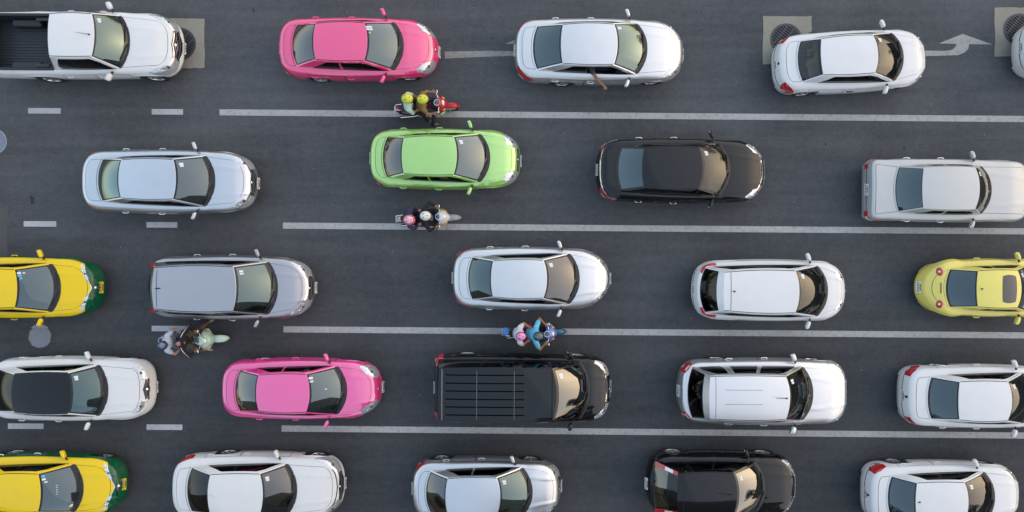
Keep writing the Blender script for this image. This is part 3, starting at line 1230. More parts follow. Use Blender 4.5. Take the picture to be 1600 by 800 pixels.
    if p['doors']:
        dl = p.get('door_x')
        if not dl:
            xb_ = lerp(gx_rs, p['xcs'], (p['wins'][-1][0] + p['wins'][-2][1]) / 2 if len(p['wins']) > 1 else .4)
            dl = [(xb_ - 1.0, xb_ - .01), (xb_ + .01, min(p['xcs'] + .05, p['wf'] - .42))]
        for (x0, x1) in dl:
            t0, t1 = t_of_x(x0), t_of_x(x1)
            dm = pm
            g = .010
            tg0, tg1 = t_of_x(x0 - g), t_of_x(x1 + g)
            q0 = -.93
            if not tt_:
                band('door_gap', tg0, tg1, [q0 - .02], [.03], M_GAP, .0016, 24, 10, depth=.004)
                ds = band('door', t0, t1, [q0], [.02], dm, .0042, 24, 10, depth=.005)
            else:
                band('door_gap', tg0, tg1, [q0 - .02], [.03], M_GAP, .0016, 24, 10, depth=.004)
                ds = band('door', t0, t1, [q0], [.02], tt_, .0042, 24, 10, depth=.005)
            if p['handles']:
                hx = x0 + .17 if p.get('handle_rear', True) else x1 - .17
                th_ = t_of_x(hx)
                for o_, sgn in zip(ds, (1, -1)):
                    q = B.S(th_, p.get('handle_q', -.11))
                    hm = p.get('handle_mat', pm)
                    MB().tube([(q[0] + ox - .09, sgn * (q[1] + .012), q[2]), (q[0] + ox - .06, sgn * (q[1] + .034), q[2] + .004), (q[0] + ox + .06, sgn * (q[1] + .034), q[2] + .004), (q[0] + ox + .09, sgn * (q[1] + .012), q[2])], .014, 8).build('handle', hm, o_)

    if tt_:                                        # bumper cover in the second colour
        k_ = np.linspace(0, 1, 30)
        band_across('front_bumper', 2.46, 3, [-1.0], list(np.interp(k_, [0, .12, .3, .55, .8, 1], [-.45, .05, .62, 1.04, .92, .62])), tt_, .004, 40, 14)

    if p.get('nose_line'):
        k_ = np.linspace(0, 1, 30)
        ln = np.interp(k_, [0, .12, .3, .55, .8, 1], [-.45, .05, .62, 1.04, .92, .62])
        band_across('nose_chrome', 2.56, 3, list(ln[6:] - .01), list(ln[6:] + .06), M_CHROME, .012, 34, 3)

    # ---- lamps
    hd = p['head']
    HS = dict(
        sweep=(2.42, 2.80, [.35, -.05, -.32, -.34, -.12], [.60, .95, 1.06, .72, .20]),
        slim=(2.46, 2.84, [.20, -.02, -.02, .10], [.42, .62, .62, .42]),
        big=(2.46, 2.78, [.30, -.25, -.40, -.30], [.70, 1.10, 1.12, .70]),
        square=(2.62, 2.84, [-.45, -.45], [.1, .1]),
        wide=(2.38, 2.82, [.15, -.25, -.35, -.20], [.45, .80, .85, .30]),
    ).get(hd) if isinstance(hd, str) else hd
    if HS:
        hs_ = band('headlight', HS[0], HS[1], HS[2], HS[3], M_LAMP, .006, 16, 7)
        tm = lerp(HS[0], HS[1], .62)
        for o_ in hs_:
            sgn = 1 if o_ is hs_[0] else -1
            for (k, dt, rr_) in ((.5, .0, .045), (.45, -.10, .035)):
                q = B.S(tm + dt, lerp(np.interp(.6, np.linspace(0, 1, len(HS[2])), HS[2]), np.interp(.6, np.linspace(0, 1, len(HS[3])), HS[3]), k))
                nn = B.N(tm + dt, .3)
                MB().ell((q[0] + ox, q[1] * sgn, q[2]), (rr_, rr_, .018), Vector((nn[0], nn[1] * sgn, nn[2])).to_track_quat('Z', 'Y').to_matrix().to_4x4(), 0, 12, 6).build('lamp', M_LAMPIN if k > .47 else M_CHROME, o_)
    TS = dict(
        corner=(.50, .86, [-.15, -.52, -.55, -.30], [.25, .30, .12, -.12]),
        wide=(.42, .90, [-.12, -.40, -.42, -.20], [.16, .22, .10, -.05]),
        small=(.56, .80, [-.30, -.45, -.42], [.10, .12, -.05]),
        none=None,
    ).get(p['tail']) if isinstance(p['tail'], str) else p['tail']
    if TS:
        for o_ in band('tail_light', TS[0], TS[1], TS[2], TS[3], M_RED, .006, 14, 6):
            pass
        if p.get('tail_clear', True):
            band('reversing_lamp', lerp(TS[0], TS[1], .25), lerp(TS[0], TS[1], .55), [-.42], [-.30], M_CLEAR, .010, 6, 3)
    # ---- nose
    if p['grille']:
        gt = p.get('grille_t', 2.80)
        ga, gb = p.get('grille_q', (-.42, .30))
        gr = band_across('grille', gt, 3, [ga * .3, ga], [gb * .5, gb], p.get('grille_mat', M_TRIM), .006)
        if p['chrome_grille']:
            for k in (.25, .55, .85):
                qv = lerp(ga, gb, k)
                band_across('grille_bar', gt + .02, 3, [qv * .5 - .03, qv - .035], [qv * .5 + .03, qv + .035], M_CHROME, .012, 12, 3, parent=gr)
        band_across('lower_intake', p.get('intake_t', 2.72), 3, [-.80, -.86], [-.72, -.62], M_BLACK, .005)
        q = B.S(3.0, gb * .25)
        nn = B.N(3.0, gb * .25)
        MB().ell((q[0] + ox + .01, 0, q[2] + .01), (.045, .065, .014), Vector((nn[0], 0, nn[2])).to_track_quat('Z', 'Y').to_matrix().to_4x4(), 0, 14, 6).build('emblem', M_CHROME, root)
    if p.get('bumper_line'):
        t0, q0, q1, m_ = p['bumper_line']
        band_across('bumper_trim', t0, 3, [q0 + .2, q0], [q1 + .2, q1], m_, .010, 16, 3)
    if p.get('front_chrome'):
        band_across('front_chrome_strip', 2.50, 3, [.45, .62, .62], [.60, .86, .86], M_CHROME, .012, 26, 3)
    if p.get('rear_chrome'):
        band_across('rear_chrome_strip', .92, 0, [-.10, .10, .10], [.06, .26, .26], M_CHROME, .012, 26, 3)
    if p.get('rear_line', True):
        band_across('boot_gap', .62, 0, [-.32, -.34], [-.29, -.30], M_GAP, .003, 16, 2)

    def plate(t, q, rear, yel=False):
        pos, nn = B.S(t, q), B.N(t, q)
        nn = Vector((nn[0], 0, max(nn[2], p.get('plate_tilt', .25)))).normalized()
        T = Matrix.Translation((pos[0] + ox, 0, pos[2])) @ nn.to_track_quat('Z', 'Y').to_matrix().to_4x4()
        # plate long axis across the car
        ex = Vector((0, 1, 0))
        ez = nn
        ey = ez.cross(ex)
        Rm = Matrix(((ex.x, ey.x, ez.x, 0), (ex.y, ey.y, ez.y, 0), (ex.z, ey.z, ez.z, 0), (0, 0, 0, 1)))
        T = Matrix.Translation((pos[0] + ox, 0, pos[2])) @ Rm
        b = MB()
        b.box(T @ Vector((0, 0, .014)), (.33, .13, .012), Rm, 0)
        o_ = b.build('license_plate', M_PLATEY if yel else M_PLATE, root, False)
        b = MB()
        for k in range(7):
            b.box(T @ Vector((-.13 + k * .043, .012, .0205)), (.022, .06, .002), Rm)
        b.box(T @ Vector((0, -.045, .0205)), (.2, .022, .002), Rm)
        b.build('plate_characters', M_INK, o_, False)
    if p['plate_f']:
        plate(3.0, p.get('plate_fq', -.45), False, p.get('taxi_plate', False))
    if p['plate_r']:
        plate(0.0, p.get('plate_rq', -.24), True, p.get('taxi_plate', False))

    # ---- mirrors
    mw, ml = p['mirror']
    mxp = p['xcs'] - p.get('mirror_back', .22)
    for sgn in (1, -1):
        y0 = B.at(t_of_x(mxp), B.oy)
        zc_ = p['zcowl'] + p.get('mirror_up', .03)
        Rm = Matrix.Rotation(sgn * R(20), 4, 'Z')
        o_ = MB().ell((mxp + ox - .03, sgn * (y0 + .008 + ml / 2), zc_), (mw / 2 + .012, ml / 2, .07), Rm, 0, 18, 12, .62).build('mirror', p.get('mirror_mat', pm), root)
        MB().tube([(mxp + ox + .05, sgn * (y0 - .05), zc_ - .05), (mxp + ox + .01, sgn * (y0 + .06), zc_ - .03)], [.03, .025], 8).build('mirror_arm', M_BLACK, o_)
        MB().box((mxp + ox - .03 - mw / 2 - .004, sgn * (y0 + .008 + ml / 2 + .008), zc_), (.012, ml * .72, .095), Rm).build('mirror_glass', M_CHROME, o_, False)

    # ---- wheels
    rt, wt = p['rt'], .20
    hwid = W - .02
    for xw in (p['wr'], p['wf']):
        sel = (B.tt > .25) & (B.tt < 2.8) & (B.oy > .5 * W)
        yo = min(float(np.interp(xw + d_, B.ox[sel], B.oy[sel])) for d_ in (-.31, 0, .31)) - .012
        yo += .002
        for sgn in (1, -1):
            yi = yo - wt
            b = MB()
            prof = [(rt * .62, yi), (rt * .93, yi), (rt, yi + .03), (rt, yo - .03), (rt * .93, yo), (rt * .66, yo - .004), (rt * .62, yo - .03)]
            b.lathe([(r_, sgn * a_) for r_, a_ in prof], (xw + ox, 0, rt), 'Y', 30)
            wo = b.build('wheel', M_TYRE, root, sharp=35)
            b = MB()
            rr_ = rt * .66
            b.lathe([(rr_, sgn * (yo - .012)), (rr_ * .90, sgn * (yo - .006)), (rr_ * .86, sgn * (yo - .05)), (rr_, sgn * (yo - .06))], (xw + ox, 0, rt), 'Y', 30)
            a0_ = rng.uniform(0, 6.28)
            for k in range(5):
                a_ = a0_ + k * 2 * math.pi / 5
                d_ = Vector((math.cos(a_), 0, math.sin(a_)))
                n_ = Vector((-math.sin(a_), 0, math.cos(a_)))
                c0 = Vector((xw + ox, sgn * (yo - .012), rt))
                pq = [c0 + d_ * rr_ * .12 - n_ * .045, c0 + d_ * rr_ * .12 + n_ * .045, c0 + d_ * rr_ * .9 + n_ * .032, c0 + d_ * rr_ * .9 - n_ * .032]
                back = [v - Vector((0, sgn * .03, 0)) for v in pq]
                b.add(pq + back, [(0, 1, 2, 3), (0, 4, 5, 1), (1, 5, 6, 2), (2, 6, 7, 3), (3, 7, 4, 0)])
            b.ell((xw + ox, sgn * (yo - .012), rt), (.05, .014, .05), None, 0, 12, 6)
            b.build('rim', M_RIM, wo, sharp=35)
            MB().lathe([(rr_ * .85, sgn * (yo - .075)), (.01, sgn * (yo - .075))], (xw + ox, 0, rt), 'Y', 24, closed=False).build('brake_disc', M_UNDER, wo)

    # ---- cabin
    sm = M_BEIGE if p['seat'] == 'beige' else M_SEAT
    zd = p['zcowl'] - .06
    cyw = p['ybc'] - .05
    b = MB()
    cfx = p['xc'] - .10 + ox
    prof_ = [(cfx + .03, zd), (cfx - .30, zd + .015), (cfx - .48, zd - .01), (cfx - .56, zd - .08), (cfx - .55, zd - .32)]
    Pd = []
    for (x_, z_) in prof_:
        for v_ in np.linspace(-1, 1, 9):
            Pd.append((x_ - .22 * abs(v_) ** 2.2, v_ * cyw, z_ - .03 * v_ * v_))
    b.add(Pd, grid_faces(5, 9))
    b.ell((cfx - .46, -.36, zd + .015), (.10, .19, .05), None, 0, 14, 8)
    dash = b.build('dashboard', p.get('dash_mat', M_DASH), root)
    zf = .32
    b = MB()
    b.box(((gx_rs + p['xc']) / 2 + ox + .05, 0, zf), (p['xc'] - gx_rs - .30, 2 * cyw - .06, .04))
    for sgn in (1, -1):
        b.box(((gx_rs + p['xcs']) / 2 + ox, sgn * (cyw + .0), (zf + .86) / 2), (p['xcs'] - gx_rs - .2, .03, .86 - zf))
    b.build('cabin_floor', M_CABIN, root, False)
    # steering wheel on the right-hand side
    c0 = Vector((cfx - .68, -.36, zd - .06))
    tilt = Matrix.Rotation(R(-62), 4, 'Y')
    b = MB()
    ring = []
    for k in range(25):
        a_ = 2 * math.pi * k / 24
        ring.append(c0 + tilt @ Vector((.175 * math.cos(a_), .175 * math.sin(a_), 0)))
    b.tube(ring, .016, 6, caps=False)
    b.tube([c0 + tilt @ Vector((0, -.17, 0)), c0 + tilt @ Vector((0, .17, 0))], .02, 6)
    b.tube([c0, c0 + Vector((.25, 0, -.1))], .03, 6)
    b.build('steering_wheel', M_BLACK, root)

    def seat(x_, y_, w_, nm='seat'):
        b = MB()
        b.box((x_, y_, .50), (.50, w_, .16), None, 0, .06)
        b.box((x_ - .30, y_, .80), (.14, w_ * .96, .58), Matrix.Rotation(R(-16), 4, 'Y'), 0, .05)
        if nm == 'seat':
            b.box((x_ - .40, y_, 1.14), (.09, .24, .17), None, 0, .04)
        b.build(nm, sm, root)
    xs_ = p['xc'] - 1.45 + ox
    for y_ in (.36, -.36):
        seat(xs_, y_, .50)
    if not p.get('bed'):
        seat(max(xs_ - .88, p['xrt'] + .40 + ox), 0, 1.15, 'rear_bench')
        # parcel shelf under the rear glass
        if p.get('boot', True):
            MB().box((p['xrb'] + .42 + ox, 0, B.deck(p['xrb'] + .3, 0) - .06), (.62, 2 * (p['ybr'] - .08), .03)).build('parcel_shelf', M_CABIN, root, False)

    # ---- small things
    if p['antenna'] == 'fin':
        xa = p['xrt'] + .16
        MB().ell((xa + ox, 0, zroof(xa, 0) + .02), (.075, .018, .04)).build('antenna', p.get('antenna_mat', M_BLACK), root)
    elif p['antenna']:
        xa = p['antenna'][0]
        d_ = p['antenna'][1]
        z_ = float(zroof(xa, 0))
        b = MB().ell((xa + ox, 0, z_ + .012), (.03, .022, .02))
        b.tube([(xa + ox, 0, z_ + .02), (xa + ox - .30 * d_, .02, z_ + .12)], [.008, .005], 5)
        b.build('antenna', M_BLACK, root)
    if p.get('stickers', True):
        st = p['stickers'] if isinstance(p.get('stickers'), (list, tuple)) else [(.80, .72, .06, .05, 0), (.80, .62, .05, .04, 0)]
        for (u_, v_, a_, b__, k_) in st:
            q = [ws(np.array(u_ + du), np.array(v_ + dv)) for du, dv in ((-a_, -b__), (-a_, b__), (a_, b__), (a_, -b__))]
            V_ = np.array(q)
            V_[:, 2] += .004
            V_[:, 0] += .002
            put('windshield_sticker', V_, [(0, 3, 2, 1)], [(M_STICK, M_STICKB, M_GOLD)[k_]], smooth=False, parent=wsg)
    G = dict(root=root, B=B, p=p, ws=ws, rg=rg, zroof=zroof, yroof=yroof, band=band, band_across=band_across, put=put, ox=ox, side_pt=side_pt, t_of_x=t_of_x, rgg=rgg, wsg=wsg, roof=roof_o, pm=pm)
    return G
# ------------------------------------------------------------------ the traffic
P_WHITE = paint('paint_white', (0.76, 0.76, 0.76), 0.0, 0.4)
P_WHITE2 = paint('paint_white_warm', (0.74, 0.74, 0.73), 0.0, 0.4)
P_SILVER = paint('paint_silver', (0.69, 0.70, 0.715), 0.92, 0.36)
P_SILVER2 = paint('paint_silver_pearl', (0.75, 0.755, 0.755), 0.88, 0.38)
P_OLDSILVER = paint('paint_old_silver', (0.50, 0.515, 0.52), 0.35, 0.45, 0.7)
P_GREY = paint('paint_taupe_metallic', (0.50, 0.475, 0.485), 0.92, 0.36)
P_PINK = paint('paint_taxi_pink', (0.92, 0.035, 0.21), 0.20, 0.36, 1.0, 2.2)
P_PINK2 = paint('paint_taxi_pink_light', (0.93, 0.05, 0.32), 0.20, 0.36, 1.0, 2.4)
P_GREEN = paint('paint_lime_green', (0.38, 0.72, 0.13), 0.35, 0.36, 1.0, 2.4)
P_YELLOW = paint('paint_taxi_yellow', (0.86, 0.60, 0.004), 0.05, 0.4)
P_DGREEN = paint('paint_taxi_green', (0.0, 0.10, 0.04), 0.1, 0.35)
P_BEETLE = paint('paint_pale_yellow', (0.84, 0.72, 0.17), 0.05, 0.4)
P_BLACK = paint('paint_black', (0.0025, 0.003, 0.004), 0.0, 0.3, 1.0, 1.53, 0.0)
P_BLACK2 = paint('paint_black_van', (0.003, 0.0035, 0.0045), 0.0, 0.3, 1.0, 1.55, 0.0)

CARS = {}


def spec(L, rgb, rfr, wst, cowl, **k):
    """distances from the tail along the centre line"""
    d = dict(L=L, xrb=rgb, xrs=rgb + .14, xrt=rfr, xrts=rfr + .06, xft=wst, xfts=wst - .10, xc=cowl, xcs=cowl - .28)
    d.update(k)
    return d


CARS['pickup'] = make_car('pickup_truck', 'white double cab pickup truck with open black load bed', 'pickup', -12.16, 6.02, -.4, P_WHITE,
    trim=(0, 0.07), **spec(5.40, .10, 2.25, 3.50, 4.10, W=.90, xrs=.16, ybr=.74, ybc=.76, cab_xrs=2.0, cab_xrb=1.98, cab_ybr=.76, xrts=2.27, yrr=.60, yrf=.60, yrm=.02, zr=1.79,
           zboot=1.06, zbe=1.04, zcowl=1.14, zhood=1.10, znose=.88, Ra=.43, rt=.37, wb=3.05, wfo=.92, sill=.34, Rr=.05, tr=.985, nr=6, Lr=.35, nf=2.7, Lf=.85,
           wins=((.10, .44), (.47, .955)), wsglass='green', rglass='dark', antenna=(3.38, 1), boot=False, bed=True, tail=(.55, .95, [-.6], [-.05]), tail_clear=False,
           rear_line=False, door_x=[(2.15, 3.05), (3.07, 4.02)], head='wide', mirror=(.12, .22), plate_r=False, hood_yf=.62, grille_q=(-.35, .75), roofsplit=True))
CARS['pinkA'] = make_car('taxi', 'bright pink taxi sedan in the top row ahead of the white pickup', 'taxi', -4.40, 5.94, -.3, P_PINK,
    group='pink taxis', trim=(0.07, 0.06), **spec(4.57, .48, 1.20, 2.67, 3.58, wsglass='semi', rglass='tint', pillar='body', antenna=None, sglass='side',
    stickers=[(.93, .74, .05, .045, 0), (.93, .62, .05, .045, 0), (.84, .74, .04, .045, 0), (.84, .62, .04, .045, 0), (.90, .45, .03, .03, 2)], chrome_grille=False, grille_mat=P_PINK))
CARS['camryW'] = make_car('car', 'silver sedan whose driver rests a bare arm out of the window', 'car', 2.50, 5.87, -.4, P_SILVER2,
    group='silver sedans', trim=(0.055, 0.02), **spec(4.89, .52, 1.31, 2.85, 3.73, W=.89, ybr=.64, ybc=.73, yrr=.56, yrf=.58, wsglass='green', rglass='blue', antenna=None, tail='wide', open_window=(-1, 1),
    handle_mat=M_CHROME, sglass='dark', stickers=[(.84, .76, .07, .06, 0)]))
CARS['viosW'] = make_car('car', 'small white sedan standing askew beside the painted turn arrow', 'car', 9.70, 5.58, 3.0, P_WHITE,
    group='white sedans', trim=(0.1, 0.02), **spec(4.46, .58, 1.08, 2.64, 3.56, W=.835, wsglass='clear', rglass='clear', seat='beige', antenna=None, handle_mat=M_BLACK, head='slim', grille=1, chrome_grille=False,
    hood_yf=.5))
CARS['edge'] = make_car('car', 'white sedan cut off by the upper right edge, only its tail showing', 'car', 16.72, 5.95, -.5, P_WHITE2,
    group='white sedans', trim=(0.25, 0), **spec(4.75, .56, 1.2, 2.75, 3.65, nr=2.6, tail='none'))
CARS['teana'] = make_car('car', 'large silver sedan with a green rear window, second row at left', 'car', -9.80, 2.13, -.5, P_SILVER,
    group='silver sedans', trim=(0.075, 0.13), **spec(4.98, .60, 1.42, 2.98, 3.86, W=.89, ybr=.62, ybc=.73, yrr=.55, yrf=.57, wsglass='semi', rglass='green', antenna=None, tail='small', nf=2.6,
    bumper_line=(2.62, .05, .14, M_CHROME), head='big', handle_mat=M_CHROME))
CARS['green'] = make_car('car', 'lime green compact sedan in the second row', 'car', -1.91, 2.78, -.4, P_GREEN,
    trim=(0.04, 0.055), **spec(4.32, .42, 1.03, 2.53, 3.41, W=.84, ybr=.60, ybc=.70, pillar='body', wsglass='semi', rglass='tint', antenna=None, tail=(.60, .84, [-.35, -.45], [.20, .05]), head='big', nf=2.7,
    grille_q=(-.35, .35), gapm=M_GAP))
CARS['camryB'] = make_car('car', 'long black sedan with chrome strips across nose and tail', 'car', 4.85, 2.44, -.6, P_BLACK,
    trim=(0.07, 0.02), **spec(4.89, .54, 1.24, 2.86, 3.74, W=.90, ybr=.65, ybc=.74, yrr=.57, yrf=.59, wsglass='clear', rglass='blue', antenna=None, chrome_belt=True, front_chrome=True, rear_chrome=True, tail='wide',
    handle_mat=M_CHROME, mirror=(.07, .21), dash_mat=mat('dash_tan', (.30, .24, .14), .7), seat='beige'))
CARS['w124'] = make_car('car', 'old square silver sedan with red tail lamps at the right edge', 'car', 12.44, 1.88, -.5, P_OLDSILVER,
    trim=(0.18, 0.08), **spec(4.82, .80, 1.34, 2.92, 3.52, W=.87, nr=7, Lr=.45, nf=4.5, Lf=.6, tr=.97, tf=.97, ybr=.66, ybc=.70, yrr=.57, yrf=.58, yrm=.02, zr=1.43, zboot=.98, zbe=.96, zcowl=.95, zhood=.93, znose=.78,
    edge=.09, Rs=.04, Rf=.06, Rr=.04, wsglass='clear', rglass='blue', sglass='side', pillar='body', antenna=None, chrome_belt=True, tail=(.40, .76, [-.50], [-.22]), head='square', wb=2.8, roofsplit=False,
    boot_yr=.70, hood_yf=.66, handle_mat=M_CHROME, bumper_line=None, ridge_y=.5, plate_rq=-.30, win_w=(.10, .84), wins=((.15, .45), (.49, .93)), nothing=0, frit=.03))
CARS['taxiA'] = make_car('taxi', 'yellow taxi with a green nose beside the patched round lid', 'taxi', -14.02, -.90, -.2, P_YELLOW,
    group='yellow and green taxis', trim=(0.05, 0.16), **spec(4.60, .50, 1.25, 2.62, 3.53, W=.87, two_tone=P_DGREEN, wsglass='semi', taxi_plate=True, antenna=None, head=(2.50, 2.82, [.20, .62, .86, .86], [.52, .98, 1.08, .98]),
    grille_t=2.80, grille_q=(.44, .62), chrome_grille=False, nose_line=True, handle_mat=P_YELLOW, sglass='side', plate_fq=-.1, plate_tilt=.8, intake_t=2.9,
    stickers=[(.90, .76, .05, .05, 0), (.90, .63, .05, .04, 1), (.78, .74, .03, .03, 0), (.88, .5, .03, .05, 1)]))
CARS['mpvG'] = make_car('car', 'grey brown people carrier with red tail lamps above the mint scooter', 'car', -8.05, -.90, -.5, P_GREY,
    trim=(0.13, 0.11), **spec(4.80, .10, .62, 2.90, 3.80, W=.90, xrs=.20, ybr=.70, ybc=.76, xrts=.66, yrr=.585, yrf=.63, yrm=.05, zr=1.69, zcowl=1.03, zhood=.98, znose=.78, zboot=1.0, zbe=.96, boot=False,
    wins=((.10, .33), (.345, .62), (.635, .955)), wsglass='green', rglass='green', antenna='fin', chrome_belt=True, nr=3.4, tail='none', head='wide',
    bumper_line=(2.62, .35, .52, M_CHROME), wb=2.83, handle_mat=M_CHROME, rg_hi=.80, bulge_side=.06, stickers=[(.82, .74, .05, .04, 0), (.82, .64, .05, .03, 0)]))
CARS['corolla'] = make_car('car', 'white silver sedan in the middle, above the rider in light blue', 'car', .57, -.64, -.4, P_SILVER2,
    group='silver sedans', trim=(0.04, 0.04), **spec(4.56, .46, 1.14, 2.66, 3.58, W=.875, ybr=.62, ybc=.73, wsglass='tint', rglass='blue', antenna=None, nf=2.15, Lf=1.1, tail=(.42, .92, [-.25, -.35, -.2], [.05, .15, .05]),
    front_chrome=False, bumper_line=(2.45, .30, .42, M_CHROME), head='slim', handle_mat=M_CHROME, rear_chrome=False, chrome_belt=True))
CARS['mpvW'] = make_car('car', 'white compact people carrier with a black rear screen, third row', 'car', 7.37, -.98, -.4, P_WHITE,
    trim=(0.09, 0.04), **spec(4.45, .16, .66, 2.72, 3.72, W=.86, xrs=.34, ybr=.66, ybc=.73, xrts=.70, yrr=.545, yrf=.60, yrm=.04, zr=1.62, zcowl=1.05, zhood=.98, znose=.80, zboot=.98, zbe=.92, boot=False, nr=2.8, nf=2.3, Lf=.85,
    wins=((.05, .30), (.33, .62), (.65, .955)), wsglass='clear', rglass='dark', seat='beige', antenna=(.95, .4), tail=(.66, 1.10, [.25, .1, .3], [1.25, 1.35, .9]), head=(2.50, 2.80, [.75, .45, .40, .7], [1.05, 1.14, 1.12, .95]),
    grille_q=(-.5, .1), chrome_grille=False, wb=2.65, handles=False, rg_hi=.72, hood_yf=.5, gapm=M_GAP, bulge_side=.06))
CARS['beetle'] = make_car('car', 'rounded pale yellow two door car with oval red tail lamps', 'car', 13.60, -.91, -.3, P_BEETLE,
    trim=(0.2, 0), **spec(4.10, .66, 1.30, 2.52, 3.25, W=.81, nr=2.25, nf=2.2, Lr=1.0, Lf=1.1, tr=.93, tf=.93, ybr=.56, ybc=.66, yrr=.52, yrf=.54, yrm=.02, zr=1.50, xrs=.82, fenders=[(.62, .62, .065), (3.4, .6, .065)],
    prof=[(0, .66), (.30, .86), (.70, 1.06), (1.2, 1.03), (3.0, 1.0), (3.5, .90), (4.10, .62)], Rr=.12, Rs=.09, wb=2.38, wfo=.80, wsglass='semi', rglass='blue', sglass='side', tail='none', pillar='body',
    wins=((.16, .42), (.44, .94)), door_x=[(1.55, 2.95)], head=None, grille=0, antenna=(1.42, .3), boot_yr=.38, wipers=True, rear_line=False, plate_rq=-.15, plate_tilt=.8, boot=True, roofsplit=True, roofarc=.06, ridge=0))
CARS['blackroof'] = make_car('car', 'white hatchback with a black glass roof at the left edge', 'car', -12.59, -3.80, -.3, P_WHITE2,
    trim=(0.1, 0.17), **spec(4.72, .34, 1.10, 2.74, 3.50, W=.89, ybr=.62, ybc=.74, yrr=.54, yrf=.575, zr=1.45, roof_mat=paint('roof_black_glass', (.004, .004, .005), 0, .2, 1.0, 1.5, .01), wsglass='green', rglass='dark', antenna=None, nf=2.9, Lf=.85,
    tail='small', head=(2.52, 2.84, [.65, .35, .30, .45], [.95, 1.05, 1.0, .75]), grille_q=(.10, .75), grille_t=2.84, bumper_line=(2.80, .02, .10, M_CHROME), chrome_grille=False, roofsplit=M_TRIM, wfo=.92, frit=.07, ws_hi=1.0, rg_hi=1.0))
CARS['pinkB'] = make_car('taxi', 'bright pink taxi sedan in the fourth row behind the black van', 'taxi', -6.03, -3.80, -.2, P_PINK2,
    group='pink taxis', trim=(0.08, 0.07), **spec(4.57, .50, 1.25, 2.70, 3.61, wsglass='semi', rglass='tint', pillar='body', antenna=None, sglass='side', tail='none',
    stickers=[(.90, .74, .06, .055, 0), (.90, .58, .05, .04, 0), (.55, .15, .03, .02, 0)], chrome_grille=False, grille_mat=P_PINK))
CARS['van'] = make_car('van', 'black passenger van with a ribbed roof', 'van', .31, -3.76, -.3, P_BLACK2,
    trim=(0.04, 0.04), **spec(5.06, .08, .22, 3.42, 4.38, W=.935, xrs=.12, ybr=.82, ybc=.82, xrts=.25, yrr=.72, yrf=.72, yrm=.035, zr=1.93, zcowl=1.18, zhood=1.10, znose=.90, zboot=1.10, zbe=1.08, boot=False, nr=7, Lr=.4, nf=2.8, Lf=.75, tr=.985,
    wins=((.03, .35), (.37, .66), (.68, .955)), wsglass='tint', rglass='dark', antenna=None, chrome_belt=False, tail=(.72, 1.04, [-.6], [.9]), head=(2.30, 2.74, [.30, .0, -.1], [.75, .95, .55]), front_chrome=True,
    wb=3.2, wfo=.95, handles=True, Ra=.38, rt=.33, roofsplit=M_TRIM, bulge_side=.05, grille_q=(-.4, .4), mirror=(.11, .21), hood_yf=.60, roofarc=.05, xfts=3.30, mirror_up=.02))
CARS['suv'] = make_car('car', 'silver off road wagon with long roof and dark wrapped rear glass', 'car', 7.18, -3.86, -.3, P_SILVER2,
    trim=(0.055, 0.11), **spec(4.90, .20, .62, 2.80, 3.68, W=.92, xrs=.36, ybr=.73, ybc=.77, xrts=.66, yrr=.60, yrf=.61, yrm=.025, zr=1.82, zcowl=1.14, zhood=1.10, znose=.92, zboot=1.08, zbe=1.0, boot=False, nr=2.9, nf=3.4, Lf=.8,
    wins=((.03, .25), (.33, .60), (.645, .955)), wsglass='clear', rglass='dark', pillar='body', antenna=(2.72, 1.1), tail=(.62, 1.0, [-.45, -.5, -.2], [.25, .55, .25]), head='wide', wb=2.8, Ra=.42, rt=.37, sill=.32,
    rg_hi=.72, hood_yf=.70, handle_mat=M_CHROME, mirror=(.11, .22), chrome_belt=True, wfo=.86))
CARS['altis'] = make_car('car', 'white sedan with slim red tail lamps, fourth row at the right edge', 'car', 13.48, -4.02, -.4, P_WHITE,
    group='white sedans', trim=(0.18, 0), **spec(4.85, .66, 1.30, 2.76, 3.66, W=.875, ybr=.62, ybc=.73, yrr=.55, yrf=.56, wsglass='clear', rglass='blue', antenna=None, tail=(.48, .86, [-.30, -.45, -.35], [.02, .05, -.15]), nr=3.4, seat='beige', sglass='side'))
CARS['taxiB'] = make_car('taxi', 'yellow taxi with green nose and flanks in the bottom left corner', 'taxi', -13.35, -6.56, -.6, P_YELLOW,
    group='yellow and green taxis', trim=(0.05, 0.17), **spec(4.60, .50, 1.25, 2.60, 3.50, W=.87, two_tone=P_DGREEN, wsglass='semi', taxi_plate=True, antenna=None, head=(2.50, 2.82, [.20, .62, .86, .86], [.52, .98, 1.08, .98]),
    grille_t=2.80, grille_q=(.44, .62), chrome_grille=False, nose_line=True, handle_mat=M_STICK, sglass='side', plate_fq=-.1, plate_tilt=.8, intake_t=2.9,
    stickers=[(.88, .80, .05, .05, 1), (.88, .66, .05, .045, 0), (.84, .52, .04, .03, 0), (.6, .30, .02, .012, 0), (.6, .2, .02, .012, 0), (.6, .1, .02, .012, 0), (.6, .0, .02, .012, 0), (.6, -.1, .02, .012, 0)]))
CARS['accord'] = make_car('car', 'big white sedan in the bottom row next to the yellow taxi', 'car', -7.28, -6.60, -.3, P_WHITE2,
    group='white sedans', trim=(0.11, 0.11), **spec(4.95, .58, 1.35, 2.85, 3.64, W=.91, ybr=.65, ybc=.74, yrr=.56, yrf=.585, wsglass='tint', rglass='dark', antenna='fin', antenna_mat=P_WHITE2, tail=(.62, .98, [-.25, -.35, -.2], [.15, .25, .1]), head='wide', nf=2.9,
    Ra=.38, rt=.33, bumper_line=(2.70, .42, .55, M_TRIM)))
